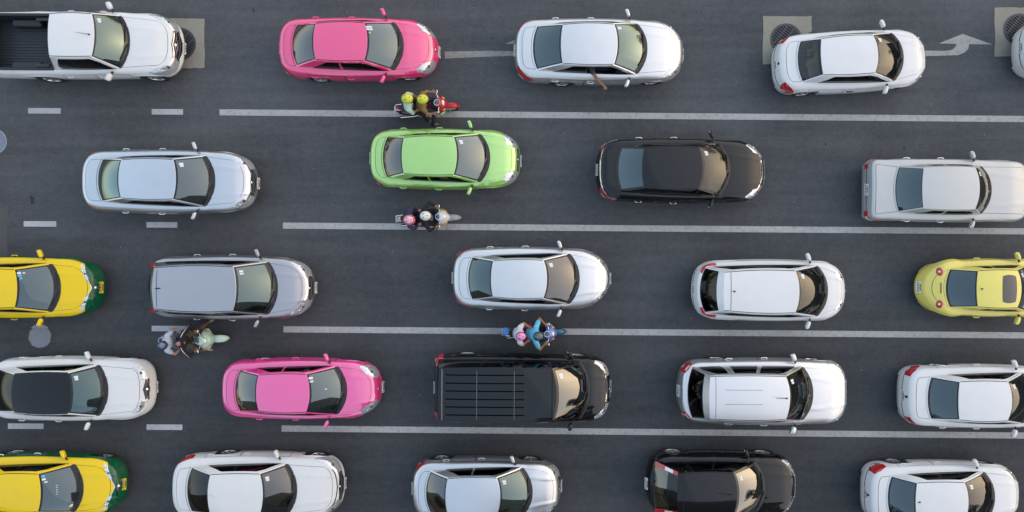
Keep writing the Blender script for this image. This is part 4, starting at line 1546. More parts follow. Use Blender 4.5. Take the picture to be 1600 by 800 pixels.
CARS['viosS'] = make_car('car', 'small silver sedan in the bottom row with yellowish windshield', 'car', -.72, -6.67, -.4, P_SILVER,
    group='silver sedans', trim=(0.04, 0.04), **spec(4.28, .43, 1.03, 2.52, 3.40, W=.84, ybr=.60, ybc=.70, pillar='body', wsglass='green', rglass='tint', antenna=None, head='big', tail=(.54, .80, [-.30, -.45], [.20, .05]), nf=2.7, handle_mat=P_SILVER))
CARS['crv'] = make_car('car', 'black wagon with tall red and white tail lamps, bottom row', 'car', 5.99, -6.53, -.5, P_BLACK,
    trim=(0.09, 0.09), **spec(4.38, .14, .72, 2.36, 3.30, W=.895, xrs=.22, ybr=.70, ybc=.75, xrts=.76, yrr=.56, yrf=.60, yrm=.04, zr=1.66, zcowl=1.10, zhood=1.05, znose=.86, zboot=1.02, zbe=.98, boot=False, nr=2.9, nf=2.7, Lf=.85,
    wins=((.06, .26), (.28, .60), (.62, .955)), wsglass='tint', rglass='tint', antenna=(2.20, 1.2), chrome_belt=True, tail='none', head='slim', wb=2.62, Ra=.40, rt=.35, sill=.26,
    rg_hi=.66, handle_mat=P_BLACK, plate_tilt=.6))
CARS['civic'] = make_car('car', 'white sedan with wedge red tail lamps in the bottom right corner', 'car', 12.33, -6.82, -.3, P_WHITE,
    group='white sedans', trim=(0.13, 0.04), **spec(4.60, .56, 1.16, 2.60, 3.58, W=.88, ybr=.62, ybc=.73, yrr=.54, yrf=.56, zr=1.43, wsglass='clear', rglass='blue', antenna=(1.25, .3), tail=(.56, .92, [-.30, -.5, -.15], [.15, .35, .05]), nr=3.2, seat='beige', sglass='side', grille=1, chrome_grille=False))
# ------------------------------------------------------------------ details of single cars


def strip_on_roof(G, nm, x0, x1, y0, y1, m, n=16, dz=.004, w=.012):
    """thin raised line on a roof from (x0,y0) to (x1,y1), in distances from the tail"""
    V = []
    d = Vector((x1 - x0, y1 - y0)).normalized()
    nn = (-d.y * w / 2, d.x * w / 2)
    for k in range(n):
        t = k / (n - 1)
        for s_ in (-1, 1):
            x, y = lerp(x0, x1, t) + s_ * nn[0], lerp(y0, y1, t) + s_ * nn[1]
            V.append((x, y, float(G['zroof'](np.array(x), np.array(y))) + dz))
    return G['put'](nm, np.array(V), grid_faces(n, 2), [m], parent=G['roof'])


# pickup bed
G = CARS['pickup']
r_, ox_ = G['root'], G['ox']
M_LINER = mat('bed_liner', (0.028, 0.032, 0.038), 0.45, bump=0.3, scale=50)
b = MB()
x0, x1, hw, zt, zf = .13, 1.97, .735, 1.075, .62
V = [(x0, -hw, zt), (x1, -hw, zt), (x1, hw, zt), (x0, hw, zt), (x0 + .02, -hw + .03, zf), (x1, -hw + .03, zf), (x1, hw - .03, zf), (x0 + .02, hw - .03, zf)]
b.add([(x + ox_, y, z) for x, y, z in V], [(4, 5, 6, 7), (0, 1, 5, 4), (2, 3, 7, 6), (3, 0, 4, 7), (1, 2, 6, 5)])
b.build('bed_liner', M_LINER, r_, False)
for k in range(17):
    MB().box((x0 + (x1 - x0) / 2 + ox_, -.66 + k * .0825, zf + .011), (x1 - x0 - .08, .042, .022), None, 0, .006).build('bed_rib', M_LINER, r_)
for sgn in (1, -1):
    MB().box((1.05 + ox_, sgn * .60, zf + .14), (.82, .20, .27), None, 0, .05).build('wheel_housing', M_LINER, r_)
    MB().box((1.62 + ox_, sgn * .655, 1.02), (.38, .09, .06), None, 0, .015).build('bed_corner_box', M_LINER, r_)
    MB().box(((x0 + x1) / 2 + ox_, sgn * .765, 1.088), (x1 - x0, .075, .03), None, 0, .01).build('bed_rail', M_BLACK, r_)
MB().box((x0 - .03 + ox_, 0, 1.07), (.07, 1.5, .03), None, 0, .01).build('tailgate_cap', M_BLACK, r_)
# cab rear wall
p_ = G['p']
vv = np.linspace(-1, 1, 9)
Pw = []
for v in vv:
    Pw.append((2.0 + ox_, v * .76, .62))
    Pw.append((1.985 + ox_, v * .765, 1.10))
    Pw.append((2.26 + ox_, v * .60, 1.70))
MB().add(Pw, grid_faces(9, 3)).build('cab_rear_wall', [P_WHITE], r_)

# van roof ribs and joints, side door step
G = CARS['van']
M_RIB = mat('van_roof_groove', (0.002, 0.002, 0.003), 0.9)
M_RIB.node_tree.nodes['Principled BSDF'].inputs['Specular IOR Level'].default_value = 0.0
for y in (-.54, -.32, -.11, .11, .32, .54):
    strip_on_roof(G, 'roof_groove', .42, 2.55, y, y, M_RIB, w=.030)
for x in (.34, 1.27, 2.28):
    strip_on_roof(G, 'roof_joint', x, x, -.66, .66, mat('roof_joint_grey', (.16, .16, .16), .5), w=.012, dz=.006)
strip_on_roof(G, 'roof_joint', 3.30, 3.30, -.68, .68, M_RIB, w=.014)
strip_on_roof(G, 'roof_joint', .20 + .12, .20 + .12, -.70, .70, mat('roof_joint_grey', (.16, .16, .16), .5), w=.02)
# off-road wagon roof pressings
G = CARS['suv']
M_PRESS = mat('roof_pressing', (0.33, 0.34, 0.35), 0.4, 0.5)
for y in (-.17, .22):
    strip_on_roof(G, 'roof_pressing', 1.05, 2.05, y, y, M_PRESS, w=.014)
strip_on_roof(G, 'roof_seam', .80, .80, -.56, .56, M_GAP, w=.010)
for (k, xx) in (('mpvW', .86), ('mpvG', .74), ('crv', .90)):
    G = CARS[k]
    strip_on_roof(G, 'roof_seam', xx, xx, -.52, .52, M_GAP, w=.012)


def pillar_lamp(G, nm, u0, u1, v0, v1, m, lift=.012, parent=None, w0=None):
    """lamp standing beside the rear glass; v beyond 1 wraps onto the pillar"""
    out = []
    for sgn in (1, -1):
        us, vs_ = np.linspace(u0, u1, 12), np.linspace(0, 1, 4)
        P = []
        for k, u in enumerate(us):
            va = lerp(w0, v0, k / 11) if w0 is not None else v0
            for w in vs_:
                v = lerp(va, v1, w)
                q = G['rg'](np.array(u), np.array(min(v, 1.0) * sgn))
                q = np.array(q)
                if v > 1:
                    q[1] += sgn * (v - 1) * .6
                    q[2] -= (v - 1) * .25
                P.append(q)
        P = np.array(P).reshape(12, 4, 3)
        N = np.zeros_like(P)
        N[..., 0], N[..., 1], N[..., 2] = -.6, .3 * sgn, .74
        V, F = skirted(P, N, lift, .02)
        out.append(G['put'](nm, V, F, [m], parent=parent[len(out)] if parent else None))
    return out


tl_ = pillar_lamp(CARS['crv'], 'tail_light', .06, .98, .87, 1.05, M_RED)
pillar_lamp(CARS['crv'], 'tail_lamp_clear', .48, .80, .885, 1.03, M_CLEAR, .020, tl_)
pillar_lamp(CARS['mpvG'], 'tail_light', .05, .95, .84, 1.10, M_RED, .014, None, .95)
CARS['suv']['band']('tail_lamp_clear', .70, .90, [.02, .05], [.2, .25], M_CLEAR, .010, 6, 3)

# round retro car: oval lamps, sunroof, brake lamp slit
G = CARS['beetle']
B = G['B']
for sgn in (1, -1):
    t = .60
    q = B.S(t, .85)
    nn = B.N(t, .85)
    Rm = Vector((nn[0], nn[1] * sgn, nn[2])).to_track_quat('Z', 'Y').to_matrix().to_4x4()
    o = MB().ell((q[0] + G['ox'], q[1] * sgn, q[2]), (.085, .12, .035), Rm @ Matrix.Rotation(R(90 + 20 * sgn), 4, 'Z'), 0, 20, 8).build('tail_light', M_RED, G['root'])
    MB().ell((q[0] + G['ox'] - .03, q[1] * sgn, q[2] + .028), (.03, .035, .014), Rm, 0, 12, 6).build('reversing_lamp', M_CLEAR, o)
x0, x1, hy = 1.96, 2.38, .39
V, n = [], 10
for i in range(n):
    for j in range(n):
        a, bb = -1 + 2 * i / (n - 1), -1 + 2 * j / (n - 1)
        # squared circle for rounded corners
        k = (1 - .10 * (a * a * bb * bb))
        x, y = (x0 + x1) / 2 + a * (x1 - x0) / 2 * k, bb * hy * k
        V.append((x, y, float(G['zroof'](np.array(x), np.array(y))) + .006))
G['put']('sunroof', np.array(V), grid_faces(n, n), [mat('sunroof_glass', (.02, .021, .025), .08, 0, 1.0)], parent=G['roof'])
zb = float(B.deck(.55, 0))
MB().box((.56 + G['ox'], 0, zb + .012), (.03, .30, .012)).build('brake_lamp', mat('brake_lamp_dark', (.22, .05, .02), .3), G['root'], False)

# black glass roof car: rear spoiler edge lamp
G = CARS['blackroof']
MB().box((.52 + G['ox'], -.05, 1.17), (.05, .22, .02), None, 0, .008).build('brake_lamp', M_CLEAR, G['root'])

# maker's badges on the boots of the tail-on cars
for k, q in (('edge', .25), ('altis', -.06), ('civic', -.10), ('viosW', .0)):
    G = CARS[k]
    B = G['B']
    s_ = B.S(0.0, q)
    nn = B.N(0.0, q)
    MB().ell((s_[0] + G['ox'] - .004, 0, s_[2] + .006), (.038, .055, .012), Vector((nn[0], 0, nn[2])).to_track_quat('Z', 'Y').to_matrix().to_4x4(), 0, 14, 6).build('emblem', M_TRIM, G['root'])


def car_point(k, x, y, z):
    r = CARS[k]['root']
    return Matrix.Translation(r.location) @ Matrix.Rotation(r.rotation_euler.z, 4, 'Z') @ Vector((x, y, z))


def solo(o, label, cat, group=None):
    o['label'] = label
    o['category'] = cat
    if group:
        o['group'] = group
    return o


def prop(nm, k, x, y, z, mb, m, label, cat):
    o = mb.build(nm, m)
    o.location = car_point(k, x, y, z)
    o.rotation_euler = (0, 0, CARS[k]['root'].rotation_euler.z)
    return solo(o, label, cat)


G = CARS['viosW']
ox_ = G['ox']
prop('straw_hat', 'viosW', .98 + ox_, -.10, 1.02, MB().lathe([(.01, .10), (.07, .10), (.09, .03), (.17, .02), (.17, .012), (.01, .012)], (0, 0, 0), 'Z', 24, closed=False),
     mat('straw', (.52, .38, .18), .8, bump=.4, scale=40), 'round straw hat behind the rear window of the tilted white sedan', 'hat')
prop('cushion', 'viosW', .98 + ox_, -.36, 1.02, MB().box((0, 0, .04), (.22, .26, .08), .2, 0, .03),
     mat('cushion_pink', (.62, .40, .46), .9), 'pale pink cushion behind the rear window of the tilted white sedan', 'cushion')
prop('plush_toy', 'viosW', .92 + ox_, .25, 1.02, MB().ell((0, 0, .06), (.09, .07, .06)).ell((.09, .02, .08), (.055, .055, .055)).ell((-.02, -.1, .05), (.06, .05, .05)),
     mat('plush_orange', (.62, .26, .10), .95), 'orange plush toy behind the rear window of the tilted white sedan', 'toy')
prop('tissue_box', 'w124', 1.06 + CARS['w124']['ox'], .06, .95, MB().box((0, 0, .05), (.14, .2, .1), .5, 0, .01).ell((.0, .0, .12), (.05, .08, .05)),
     mat('tissue_blue', (.45, .60, .75), .7), 'pale blue tissue box behind the rear window of the old square sedan', 'box')
prop('windshield_ornament', 'camryW', 3.18 + CARS['camryW']['ox'], -.22, 1.06, MB().ell((0, 0, 0), (.03, .04, .03)).tube([(0, 0, 0), (.02, .22, .02), (.12, .22, .0)], .008, 6),
     M_GOLD, 'small golden ornament on the dashboard of the silver sedan with the bare arm', 'ornament')
prop('dashboard_figure', 'taxiB', 3.25 + CARS['taxiB']['ox'], -.45, 1.0, MB().ell((0, 0, .05), (.05, .06, .05)).ell((0, .0, .12), (.035, .035, .04)),
     mat('cream_figure', (.7, .62, .45), .7), 'cream figure on the dashboard of the bottom left taxi', 'ornament')
# ------------------------------------------------------------------ people


def cap_mb(mb, a, b, ra, rb, n=12):
    """tapered limb with rounded ends as one closed solid"""
    a, b = Vector(a), Vector(b)
    d = (b - a)
    L_ = max(d.length, 1e-4)
    d.normalize()
    pts, rad = [], []
    for k in (-1, -.85, -.5):
        pts.append(a + d * (k * ra)); rad.append(max(ra * math.sqrt(max(0, 1 - k * k)), ra * .08))
    for k in (0, .33, .66, 1):
        pts.append(a.lerp(b, k)); rad.append(lerp(ra, rb, k))
    for k in (.5, .85, 1):
        pts.append(b + d * (k * rb)); rad.append(max(rb * math.sqrt(max(0, 1 - k * k)), rb * .08))
    mb.tube(pts, rad, n)


def torso_mb(mb, rings, n=20):
    """rings: (centre, half-width across y, half-depth, forward lean vector)"""
    P, F = [], []
    for (c, wy, wd, dr) in rings:
        c = Vector(c)
        f = Vector(dr).normalized()
        for k in range(n):
            a = 2 * math.pi * k / n
            P.append(c + Vector((0, 1, 0)) * wy * math.cos(a) + f * wd * math.sin(a))
    m = len(rings)
    for i in range(m - 1):
        for k in range(n):
            j = (k + 1) % n
            F.append((i * n + k, i * n + j, (i + 1) * n + j, (i + 1) * n + k))
    F.append(tuple(range(n - 1, -1, -1)))
    F.append(tuple(range((m - 1) * n, m * n)))
    mb.add(P, F)


SKIN = mat('skin_tan', (.27, .135, .075), .6)
SKIN2 = mat('skin_light', (.42, .23, .15), .6)


def make_person(name, label, loc, rz, J, cloth, scale=1.0, sleeve=1.0, group=None, hands=True):
    """J: joints (pelvis, chest, neck, head, sh/el/wr, hip/kn/an for l and r). cloth: shirt, trousers, shoe, skin materials"""
    mb = MB()
    bones = []                    # (a, b, slot)
    SH, TR, SO, SK = 0, 1, 2, 3

    def limb(a, b, ra, rb, slot):
        cap_mb(mb, a, b, ra, rb)
        bones.append((Vector(a), Vector(b), slot, max(ra, rb)))
    pe, ch, ne, he = (Vector(J[k]) for k in ('pelvis', 'chest', 'neck', 'head'))
    up = (ch - pe).normalized()
    fwd = Vector((0, 1, 0)).cross(up)
    torso_mb(mb, [(pe - up * .10, .10, .08, fwd), (pe - up * .05, .17, .125, fwd), (pe + up * .04, .18, .135, fwd), (pe.lerp(ch, .45), .16, .125, fwd),
                  (ch, .19, .14, fwd), (ch + up * .10, .20, .125, fwd), (ch + up * .17, .14, .09, fwd), (ch + up * .20, .05, .05, fwd)])
    bones.append((pe - up * .06, pe + up * .02, TR, .16))
    bones.append((pe + up * .08, ch + up * .17, SH, .17))
    limb(ch + up * .15, ne, .062, .052, SK)
    hd = he - ne
    limb(ne, he, .052, .06, SK)
    mb.ell(he, (.098, .078, .118), None, 0, 18, 12)
    bones.append((he - Vector((0, 0, .05)), he + Vector((0, 0, .06)), SK, .1))
    fd = Vector(J.get('face', (1, 0, 0))).normalized()
    sd_ = Vector((0, 0, 1)).cross(fd)
    cap_mb(mb, he + fd * .085 + Vector((0, 0, .005)), he + fd * .108 - Vector((0, 0, .03)), .013, .017)      # nose
    mb.ell(he + fd * .06 - Vector((0, 0, .085)), (.045, .045, .035))                                          # chin
    for s_ in (1, -1):
        mb.ell(he + sd_ * s_ * .078, (.022, .012, .032))                                                      # ears
    for side, s_ in (('l', 1), ('r', -1)):
        sh, el, wr = (Vector(J[k + side]) for k in ('sh', 'el', 'wr'))
        limb(ch + up * .10 + Vector((0, s_ * .08, 0)), sh, .085, .078, SH)
        if sleeve >= 1:
            limb(sh, el, .074, .056, SH)
            limb(el, wr, .054, .038, SH if sleeve > 1.4 else SK)
        else:
            mid = sh.lerp(el, sleeve)
            limb(sh, mid, .078, .070, SH)
            limb(mid, el, .052, .045, SK)
            limb(el, wr, .045, .032, SK)
        if hands:
            d = (wr - el).normalized()
            hdir = (d + Vector(J.get('hd' + side, (0, 0, 0)))).normalized()
            side_v = hdir.cross(Vector((0, 0, 1)))
            if side_v.length < .1:
                side_v = Vector((0, 1, 0))
            side_v.normalize()
            side_v *= s_
            dn = hdir.cross(side_v).normalized()
            if dn.z > 0:
                dn = -dn
            pc = wr + hdir * .055
            mb.ell(pc, (.042, .040, .020), Matrix((list(hdir) + [0], list(side_v) + [0], list(dn) + [0], [0, 0, 0, 1])).transposed(), 0, 14, 8)
            bones.append((wr, pc + hdir * .05, SK, .05))
            for k, (o_, ln) in enumerate(((-.030, .058), (-.010, .068), (.010, .066), (.030, .052))):
                b0 = pc + hdir * .032 + side_v * o_
                b1 = b0 + hdir * ln * .5 + dn * .012
                b2 = b1 + hdir * ln * .12 + dn * ln * .5
                cap_mb(mb, b0, b1, .0105, .010, 8)
                cap_mb(mb, b1, b2, .010, .0085, 8)
                bones.append((b0, b2, SK, .02))
            t0 = pc - hdir * .015 - side_v * .035
            t1 = t0 - side_v * .028 + hdir * .025
            t2 = t1 + hdir * .032 + dn * .012
            cap_mb(mb, t0, t1, .013, .0115, 8)
            cap_mb(mb, t1, t2, .0115, .009, 8)
            bones.append((t0, t2, SK, .02))
        hp, kn, an = (Vector(J[k + side]) for k in ('hip', 'kn', 'an'))
        limb(hp, kn, .098, .070, TR)
        shorts = J.get('shorts', False)
        limb(kn, an, .064, .042, SK if shorts else TR)
        td = Vector(J.get('toe' + side, (1, 0, 0))).normalized()
        limb(an + td * -.03 - Vector((0, 0, .03)), an + td * .15 - Vector((0, 0, .055)), .042, .034, SO)
    me = bpy.data.meshes.new(name)
    me.from_pydata([tuple(v) for v in mb.V], [], mb.F)
    o = bpy.data.objects.new(name, me)
    C.objects.link(o)
    md = o.modifiers.new('remesh', 'REMESH')
    md.mode = 'VOXEL'
    md.voxel_size = .0105
    sm = o.modifiers.new('smooth', 'SMOOTH')
    sm.factor = .5
    sm.iterations = 3
    dc = o.modifiers.new('dec', 'DECIMATE')
    dc.ratio = .35
    dg = bpy.context.evaluated_depsgraph_get()
    ev = o.evaluated_get(dg)
    m2 = bpy.data.meshes.new_from_object(ev)
    o.modifiers.clear()
    o.data = m2
    bpy.data.meshes.remove(me)
    m2.name = name
    for m in cloth:
        m2.materials.append(m)
    nv = len(m2.polygons)
    cen = np.zeros(nv * 3)
    m2.polygons.foreach_get('center', cen)
    cen = cen.reshape(-1, 3)
    best = np.full(nv, 1e9)
    slot = np.zeros(nv, int)
    for (a, b, sl, rr) in bones:
        a_, b_ = np.array(a), np.array(b)
        ab = b_ - a_
        t = np.clip(((cen - a_) @ ab) / max(ab @ ab, 1e-9), 0, 1)
        dd = np.linalg.norm(cen - (a_ + t[:, None] * ab), axis=1) / rr
        k = dd < best
        best[k] = dd[k]
        slot[k] = sl
    m2.polygons.foreach_set('material_index', slot.astype(np.int32))
    m2.polygons.foreach_set('use_smooth', np.ones(nv, dtype=bool))
    m2.update()
    o.location = loc
    o.rotation_euler = (0, 0, rz)
    o.scale = (scale,) * 3
    solo(o, label, 'person', group)
    # eyes
    for s_ in (1, -1):
        MB().ell(he + fd * .083 + sd_ * s_ * .031 + Vector((0, 0, .018)), (.010, .012, .008), None, 0, 8, 6).build('eye', M_INK, o)
    return o


def helmet(person, he, c1, c2, visor=True, r=.138, tilt=0.0, yaw=0.0, top=.62):
    """open-face helmet: shell with a second colour on the crown, dark visor, rim"""
    T = Matrix.Rotation(yaw, 4, 'Z') @ Matrix.Rotation(tilt, 4, 'Y')
    P, F, Mi = [], [], []
    nu, nv = 28, 14
    for j in range(nv + 1):
        ph = R(2) + R(112) * j / nv
        for i in range(nu):
            th = 2 * math.pi * i / nu
            cut = 1.0
            z = math.cos(ph)
            if math.cos(th) > .55 and ph > R(82):      # face opening
                z = math.cos(R(82))
                rr = math.sin(R(82)) * (1 - .0 * (ph - R(82)))
            else:
                rr = math.sin(ph)
            P.append(T @ Vector((r * 1.10 * rr * math.cos(th), r * .94 * rr * math.sin(th), r * .98 * z + .02)) + Vector(he))
    for j in range(nv):
        for i in range(nu):
            k = (i + 1) % nu
            F.append((j * nu + i, (j + 1) * nu + i, (j + 1) * nu + k, j * nu + k))
            Mi.append(1 if (R(2) + R(112) * (j + .5) / nv) < R(90) * top else 0)
    F.append(tuple(range(nu)))
    Mi.append(1)
    o = mesh('helmet', P, F, person, [c1, c2], Mi)
    b = MB()
    ring = []
    for k in range(13):
        th = R(-62 + 124 * k / 12)
        ring.append(T @ Vector((r * 1.13 * math.cos(th), r * .97 * math.sin(th), .035)) + Vector(he))
    ring2 = [v + T.to_3x3() @ Vector((.012, 0, -.075)) for v in ring]
    if visor:
        V = [v for pr in zip(ring, ring2) for v in pr]
        b.add(V, grid_faces(13, 2))
        b.build('visor', M_TRIM, o)
    for k, a in enumerate((0, 130, 230)):
        v = T @ Vector((r * .5 * math.cos(R(a)), r * .45 * math.sin(R(a)), r * .90 + .02)) + Vector(he)
        MB().ell(v, (.02, .012, .008), None, 0, 8, 5).build('vent', M_TRIM, o)
    return o


# ------------------------------------------------------------------ motor scooters


def loft(name, rings, m, parent, n=16, mats=None):
    """rings: (x, z centre, half width, half height, squareness); closed shell along x"""
    P, F = [], []
    for (x, z, w, h, k) in rings:
        for i in range(n):
            a = 2 * math.pi * i / n
            c_, s_ = math.cos(a), math.sin(a)
            P.append((x, w * math.copysign(abs(c_) ** k, c_), z + h * math.copysign(abs(s_) ** k, s_)))
    q = len(rings)
    for i in range(q - 1):
        for j in range(n):
            k = (j + 1) % n
            F.append((i * n + j, (i + 1) * n + j, (i + 1) * n + k, i * n + k))
    F.append(tuple(range(n)))
    F.append(tuple(range(q * n - 1, (q - 1) * n - 1, -1)))
    return mesh(name, P, F, parent, [m], None, True, 60)


def make_bike(label, loc, rz, main, accent, fender, seatm, wide=1.0, group='motor scooters with two riders', steer=0.0, basket=False):
    t = thing('motor_scooter', label, 'motorcycle', loc, rz, group)
    rW = .27
    for (x, nm) in ((-.62, 'r'), (.63, 'f')):
        b = MB().lathe([(rW - .075, -.045), (rW - .02, -.05), (rW, -.02), (rW, .02), (rW - .02, .05), (rW - .075, .045)], (x, 0, rW), 'Y', 28)
        w = b.build('wheel', M_TYRE, t)
        b = MB().lathe([(rW - .072, -.035), (rW - .072, .035), (rW - .10, .03), (rW - .10, -.03)], (x, 0, rW), 'Y', 24)
        for k in range(5):
            a = k * 2 * math.pi / 5
            b.tube([(x, 0, rW), (x + .17 * math.cos(a), 0, rW + .17 * math.sin(a))], .014, 6)
        b.ell((x, 0, rW), (.04, .05, .04))
        b.build('rim', M_RIM, w)
    # tail and side panels
    loft('tail_panel', [(-.86, .70, .03, .03, .8), (-.80, .70, .075, .06, .8), (-.60, .66, .12 * wide, .11, .8), (-.30, .60, .135 * wide, .15, .8), (-.02, .52, .12 * wide, .17, .8), (.12, .44, .08, .12, .8)], main, t)
    loft('seat', [(-.78, .775, .05, .02, .7), (-.72, .785, .10, .04, .7), (-.50, .80, .125 * wide, .045, .7), (-.25, .785, .13 * wide, .045, .7), (-.02, .765, .105, .04, .7), (.06, .74, .05, .02, .7)], seatm, t)
    MB().box((.20, 0, .33), (.46, .30 * wide, .10), None, 0, .03).build('floorboard', M_BLACK, t)
    MB().box((-.32, 0, .34), (.50, .26, .24), None, 0, .05).build('engine', M_IRON, t)
    MB().tube([(-.1, -.13, .28), (-.45, -.17, .28), (-.82, -.19, .36)], [.025, .045, .05], 10).build('exhaust', M_CHROME, t)
    # leg shield and nose
    loft('leg_shield', [(.30, .62, .20 * wide, .26, .7), (.36, .66, .235 * wide, .30, .7), (.44, .68, .22 * wide, .29, .75), (.52, .70, .16 * wide, .24, .8), (.60, .70, .09 * wide, .15, .85), (.64, .70, .03, .05, 1)], main, t)
    for s_ in (1, -1):
        P = [(.345, s_ * .235 * wide, .75), (.44, s_ * .228 * wide, .80), (.56, s_ * .135 * wide, .80), (.55, s_ * .155 * wide, .66), (.44, s_ * .235 * wide, .60), (.35, s_ * .243 * wide, .60)]
        V = [Vector(q) for q in P] + [Vector(q) + Vector((0, s_ * .012, .004)) for q in P]
        n = 6
        F = [tuple(range(n, 2 * n))] + [(i, (i + 1) % n, n + (i + 1) % n, n + i) for i in range(n)]
        mesh('side_graphic', V, F, t, [accent], smooth=False)
        MB().ell((.50, s_ * .17 * wide, .83), (.055, .028, .03), Matrix.Rotation(s_ * R(-35), 4, 'Z')).build('turn_signal', mat('amber_lens', (.75, .33, .05), .2, 0, 1.0), t)
    # handlebar cowl, bars, grips, mirrors
    hb = loft('handlebar_cowl', [(.28, 1.00, .05, .03, .8), (.32, 1.01, .13, .055, .8), (.40, 1.01, .14, .065, .8), (.47, .99, .09, .06, .85), (.51, .98, .04, .03, 1)], accent if basket else main, t)
    MB().ell((.49, 0, .985), (.055, .085, .06)).build('headlight', mat('scooter_lamp', (.80, .78, .72), .12, .2, 1.0), hb)
    MB().ell((.335, 0, 1.055), (.06, .085, .018)).build('speedometer', mat('speedo_glass', (.10, .10, .11), .1, 0, 1.0), hb)
    MB().lathe([(.075, -.006), (.09, -.006), (.09, .008), (.075, .008)], (.335, 0, 1.062), 'Z', 20).build('speedometer_rim', M_CHROME, hb)
    for s_ in (1, -1):
        MB().tube([(.38, s_ * .12, 1.02), (.34, s_ * .25, 1.03), (.28, s_ * .36, 1.02)], .014, 8).build('handlebar', M_CHROME, t)
        MB().tube([(.315, s_ * .28, 1.028), (.268, s_ * .385, 1.018)], .02, 10).build('grip', M_BLACK, t)
        MB().tube([(.36, s_ * .21, 1.03), (.38, s_ * .26, 1.14)], .008, 6).build('mirror_stalk', M_BLACK, t)
        MB().ell((.375, s_ * .285, 1.155), (.022, .055, .038)).build('mirror', M_CHROME, t)
    # front mudguard hugging the wheel, forks
    P, F = [], []
    na, nb = 14, 7
    for i in range(na):
        a = R(20 + 130 * i / (na - 1))
        tip = 1 - .55 * abs(i / (na - 1) * 2 - 1) ** 3
        for j in range(nb):
            c_ = -1 + 2 * j / (nb - 1)
            rr = rW + .045 - .035 * c_ * c_
            P.append((.63 + rr * 1.05 * math.cos(a), c_ * .085 * tip * wide, rW + rr * math.sin(a) + .01))
    mesh('front_fender', P, grid_faces(na, nb), t, [fender])
    for s_ in (1, -1):
        MB().tube([(.63, s_ * .075, rW), (.53, s_ * .07, .62)], .022, 8).build('fork', M_RIM, t)
        MB().tube([(-.02, s_ * .12, .33), (-.02, s_ * .26, .33)], .016, 6).build('footpeg', M_BLACK, t)
    MB().ell((-.86, 0, .68), (.03, .07, .035)).build('tail_light', M_RED, t)
    o = MB().box((-.92, 0, .50), (.012, .20, .14), Matrix.Rotation(R(-25), 4, 'Y')).build('license_plate', M_PLATE, t, False)
    MB().tube([(-.70, .09, .80), (-.86, .07, .84), (-.90, 0, .85), (-.86, -.07, .84), (-.70, -.09, .80)], .013, 6).build('grab_rail', M_CHROME, t)
    loft('rear_fender', [(-.90, .50, .06, .012, .8), (-.80, .56, .07, .02, .8), (-.62, .57, .07, .02, .8)], M_BLACK, t)
    return t


def rider(px, lean=.16, hands=((.29, .33, 1.045), (.29, -.33, 1.045)), z=.86, kn=.36, foot=None, hx=0.0, hy=0.0, armout=.10, kneeout=.20, shorts=False):
    """joints of a rider whose pelvis sits at px on the seat"""
    sx = px + lean
    J = dict(pelvis=(px, 0, z + .02), chest=(px + lean * .72, hy * .5, z + .33), neck=(px + lean * 1.15, hy * .8, z + .55), head=(px + lean * 1.35 + hx, hy, z + .70), shorts=shorts)
    for s_, k in ((1, 'l'), (-1, 'r')):
        J['sh' + k] = (sx, s_ * .205 + hy * .5, z + .43)
        w = Vector(hands[0 if s_ > 0 else 1])
        sh = Vector(J['sh' + k])
        mid = sh.lerp(w, .48)
        J['el' + k] = tuple(mid + Vector((-.03, s_ * armout, -.09)))
        J['wr' + k] = tuple(w + (sh - w).normalized() * .07)
        J['hip' + k] = (px + .03, s_ * .095, z - .0)
        J['kn' + k] = (px + kn, s_ * kneeout, z - .12)
        J['an' + k] = (px + kn - .08, s_ * (kneeout - .0), z - .44) if not foot else foot[0 if s_ > 0 else 1]
    return J


def cloth(nm, c, **k):
    return mat(nm, c, .9, bump=.5, scale=30, var=.2, **k)


SHOE = cloth('shoe_dark', (.05, .045, .04))
SHOE_B = cloth('shoe_brown', (.28, .15, .09))
JEANS = cloth('jeans_navy', (.02, .03, .06))
BLACKC = cloth('cloth_black', (.010, .010, .014))
NAVY = cloth('cloth_navy', (.035, .035, .09))
P_RED = paint('scooter_red', (.42, .012, .03))
P_MINT = paint('scooter_mint', (.40, .58, .48))
P_MINT2 = paint('scooter_mint_light', (.50, .72, .60))
P_SWHITE = paint('scooter_white', (.62, .63, .64))
P_SBLUE = paint('scooter_blue', (.03, .06, .22))
P_SGREY = paint('scooter_grey', (.30, .31, .34))
P_TEAL = paint('scooter_teal', (.02, .12, .20))

H_LIME = mat('helmet_lime', (.60, .62, .02), .4, 0, .5, var=.35, scale=45)
H_LIME2 = mat('helmet_lime_top', (.66, .66, .05), .4, 0, .5, var=.45, scale=60)


def ride(k, bikeargs, loc, rot, riders):
    bk = make_bike(loc=(loc[0], loc[1], 0), rz=R(rot), **bikeargs)
    for (J, cl, lab, hel, extra) in riders:
        pr = make_person('person', lab, (loc[0], loc[1], 0), R(rot), J, cl, **extra)
        if hel:
            helmet(pr, J['head'], *hel[0], **hel[1])
    return bk


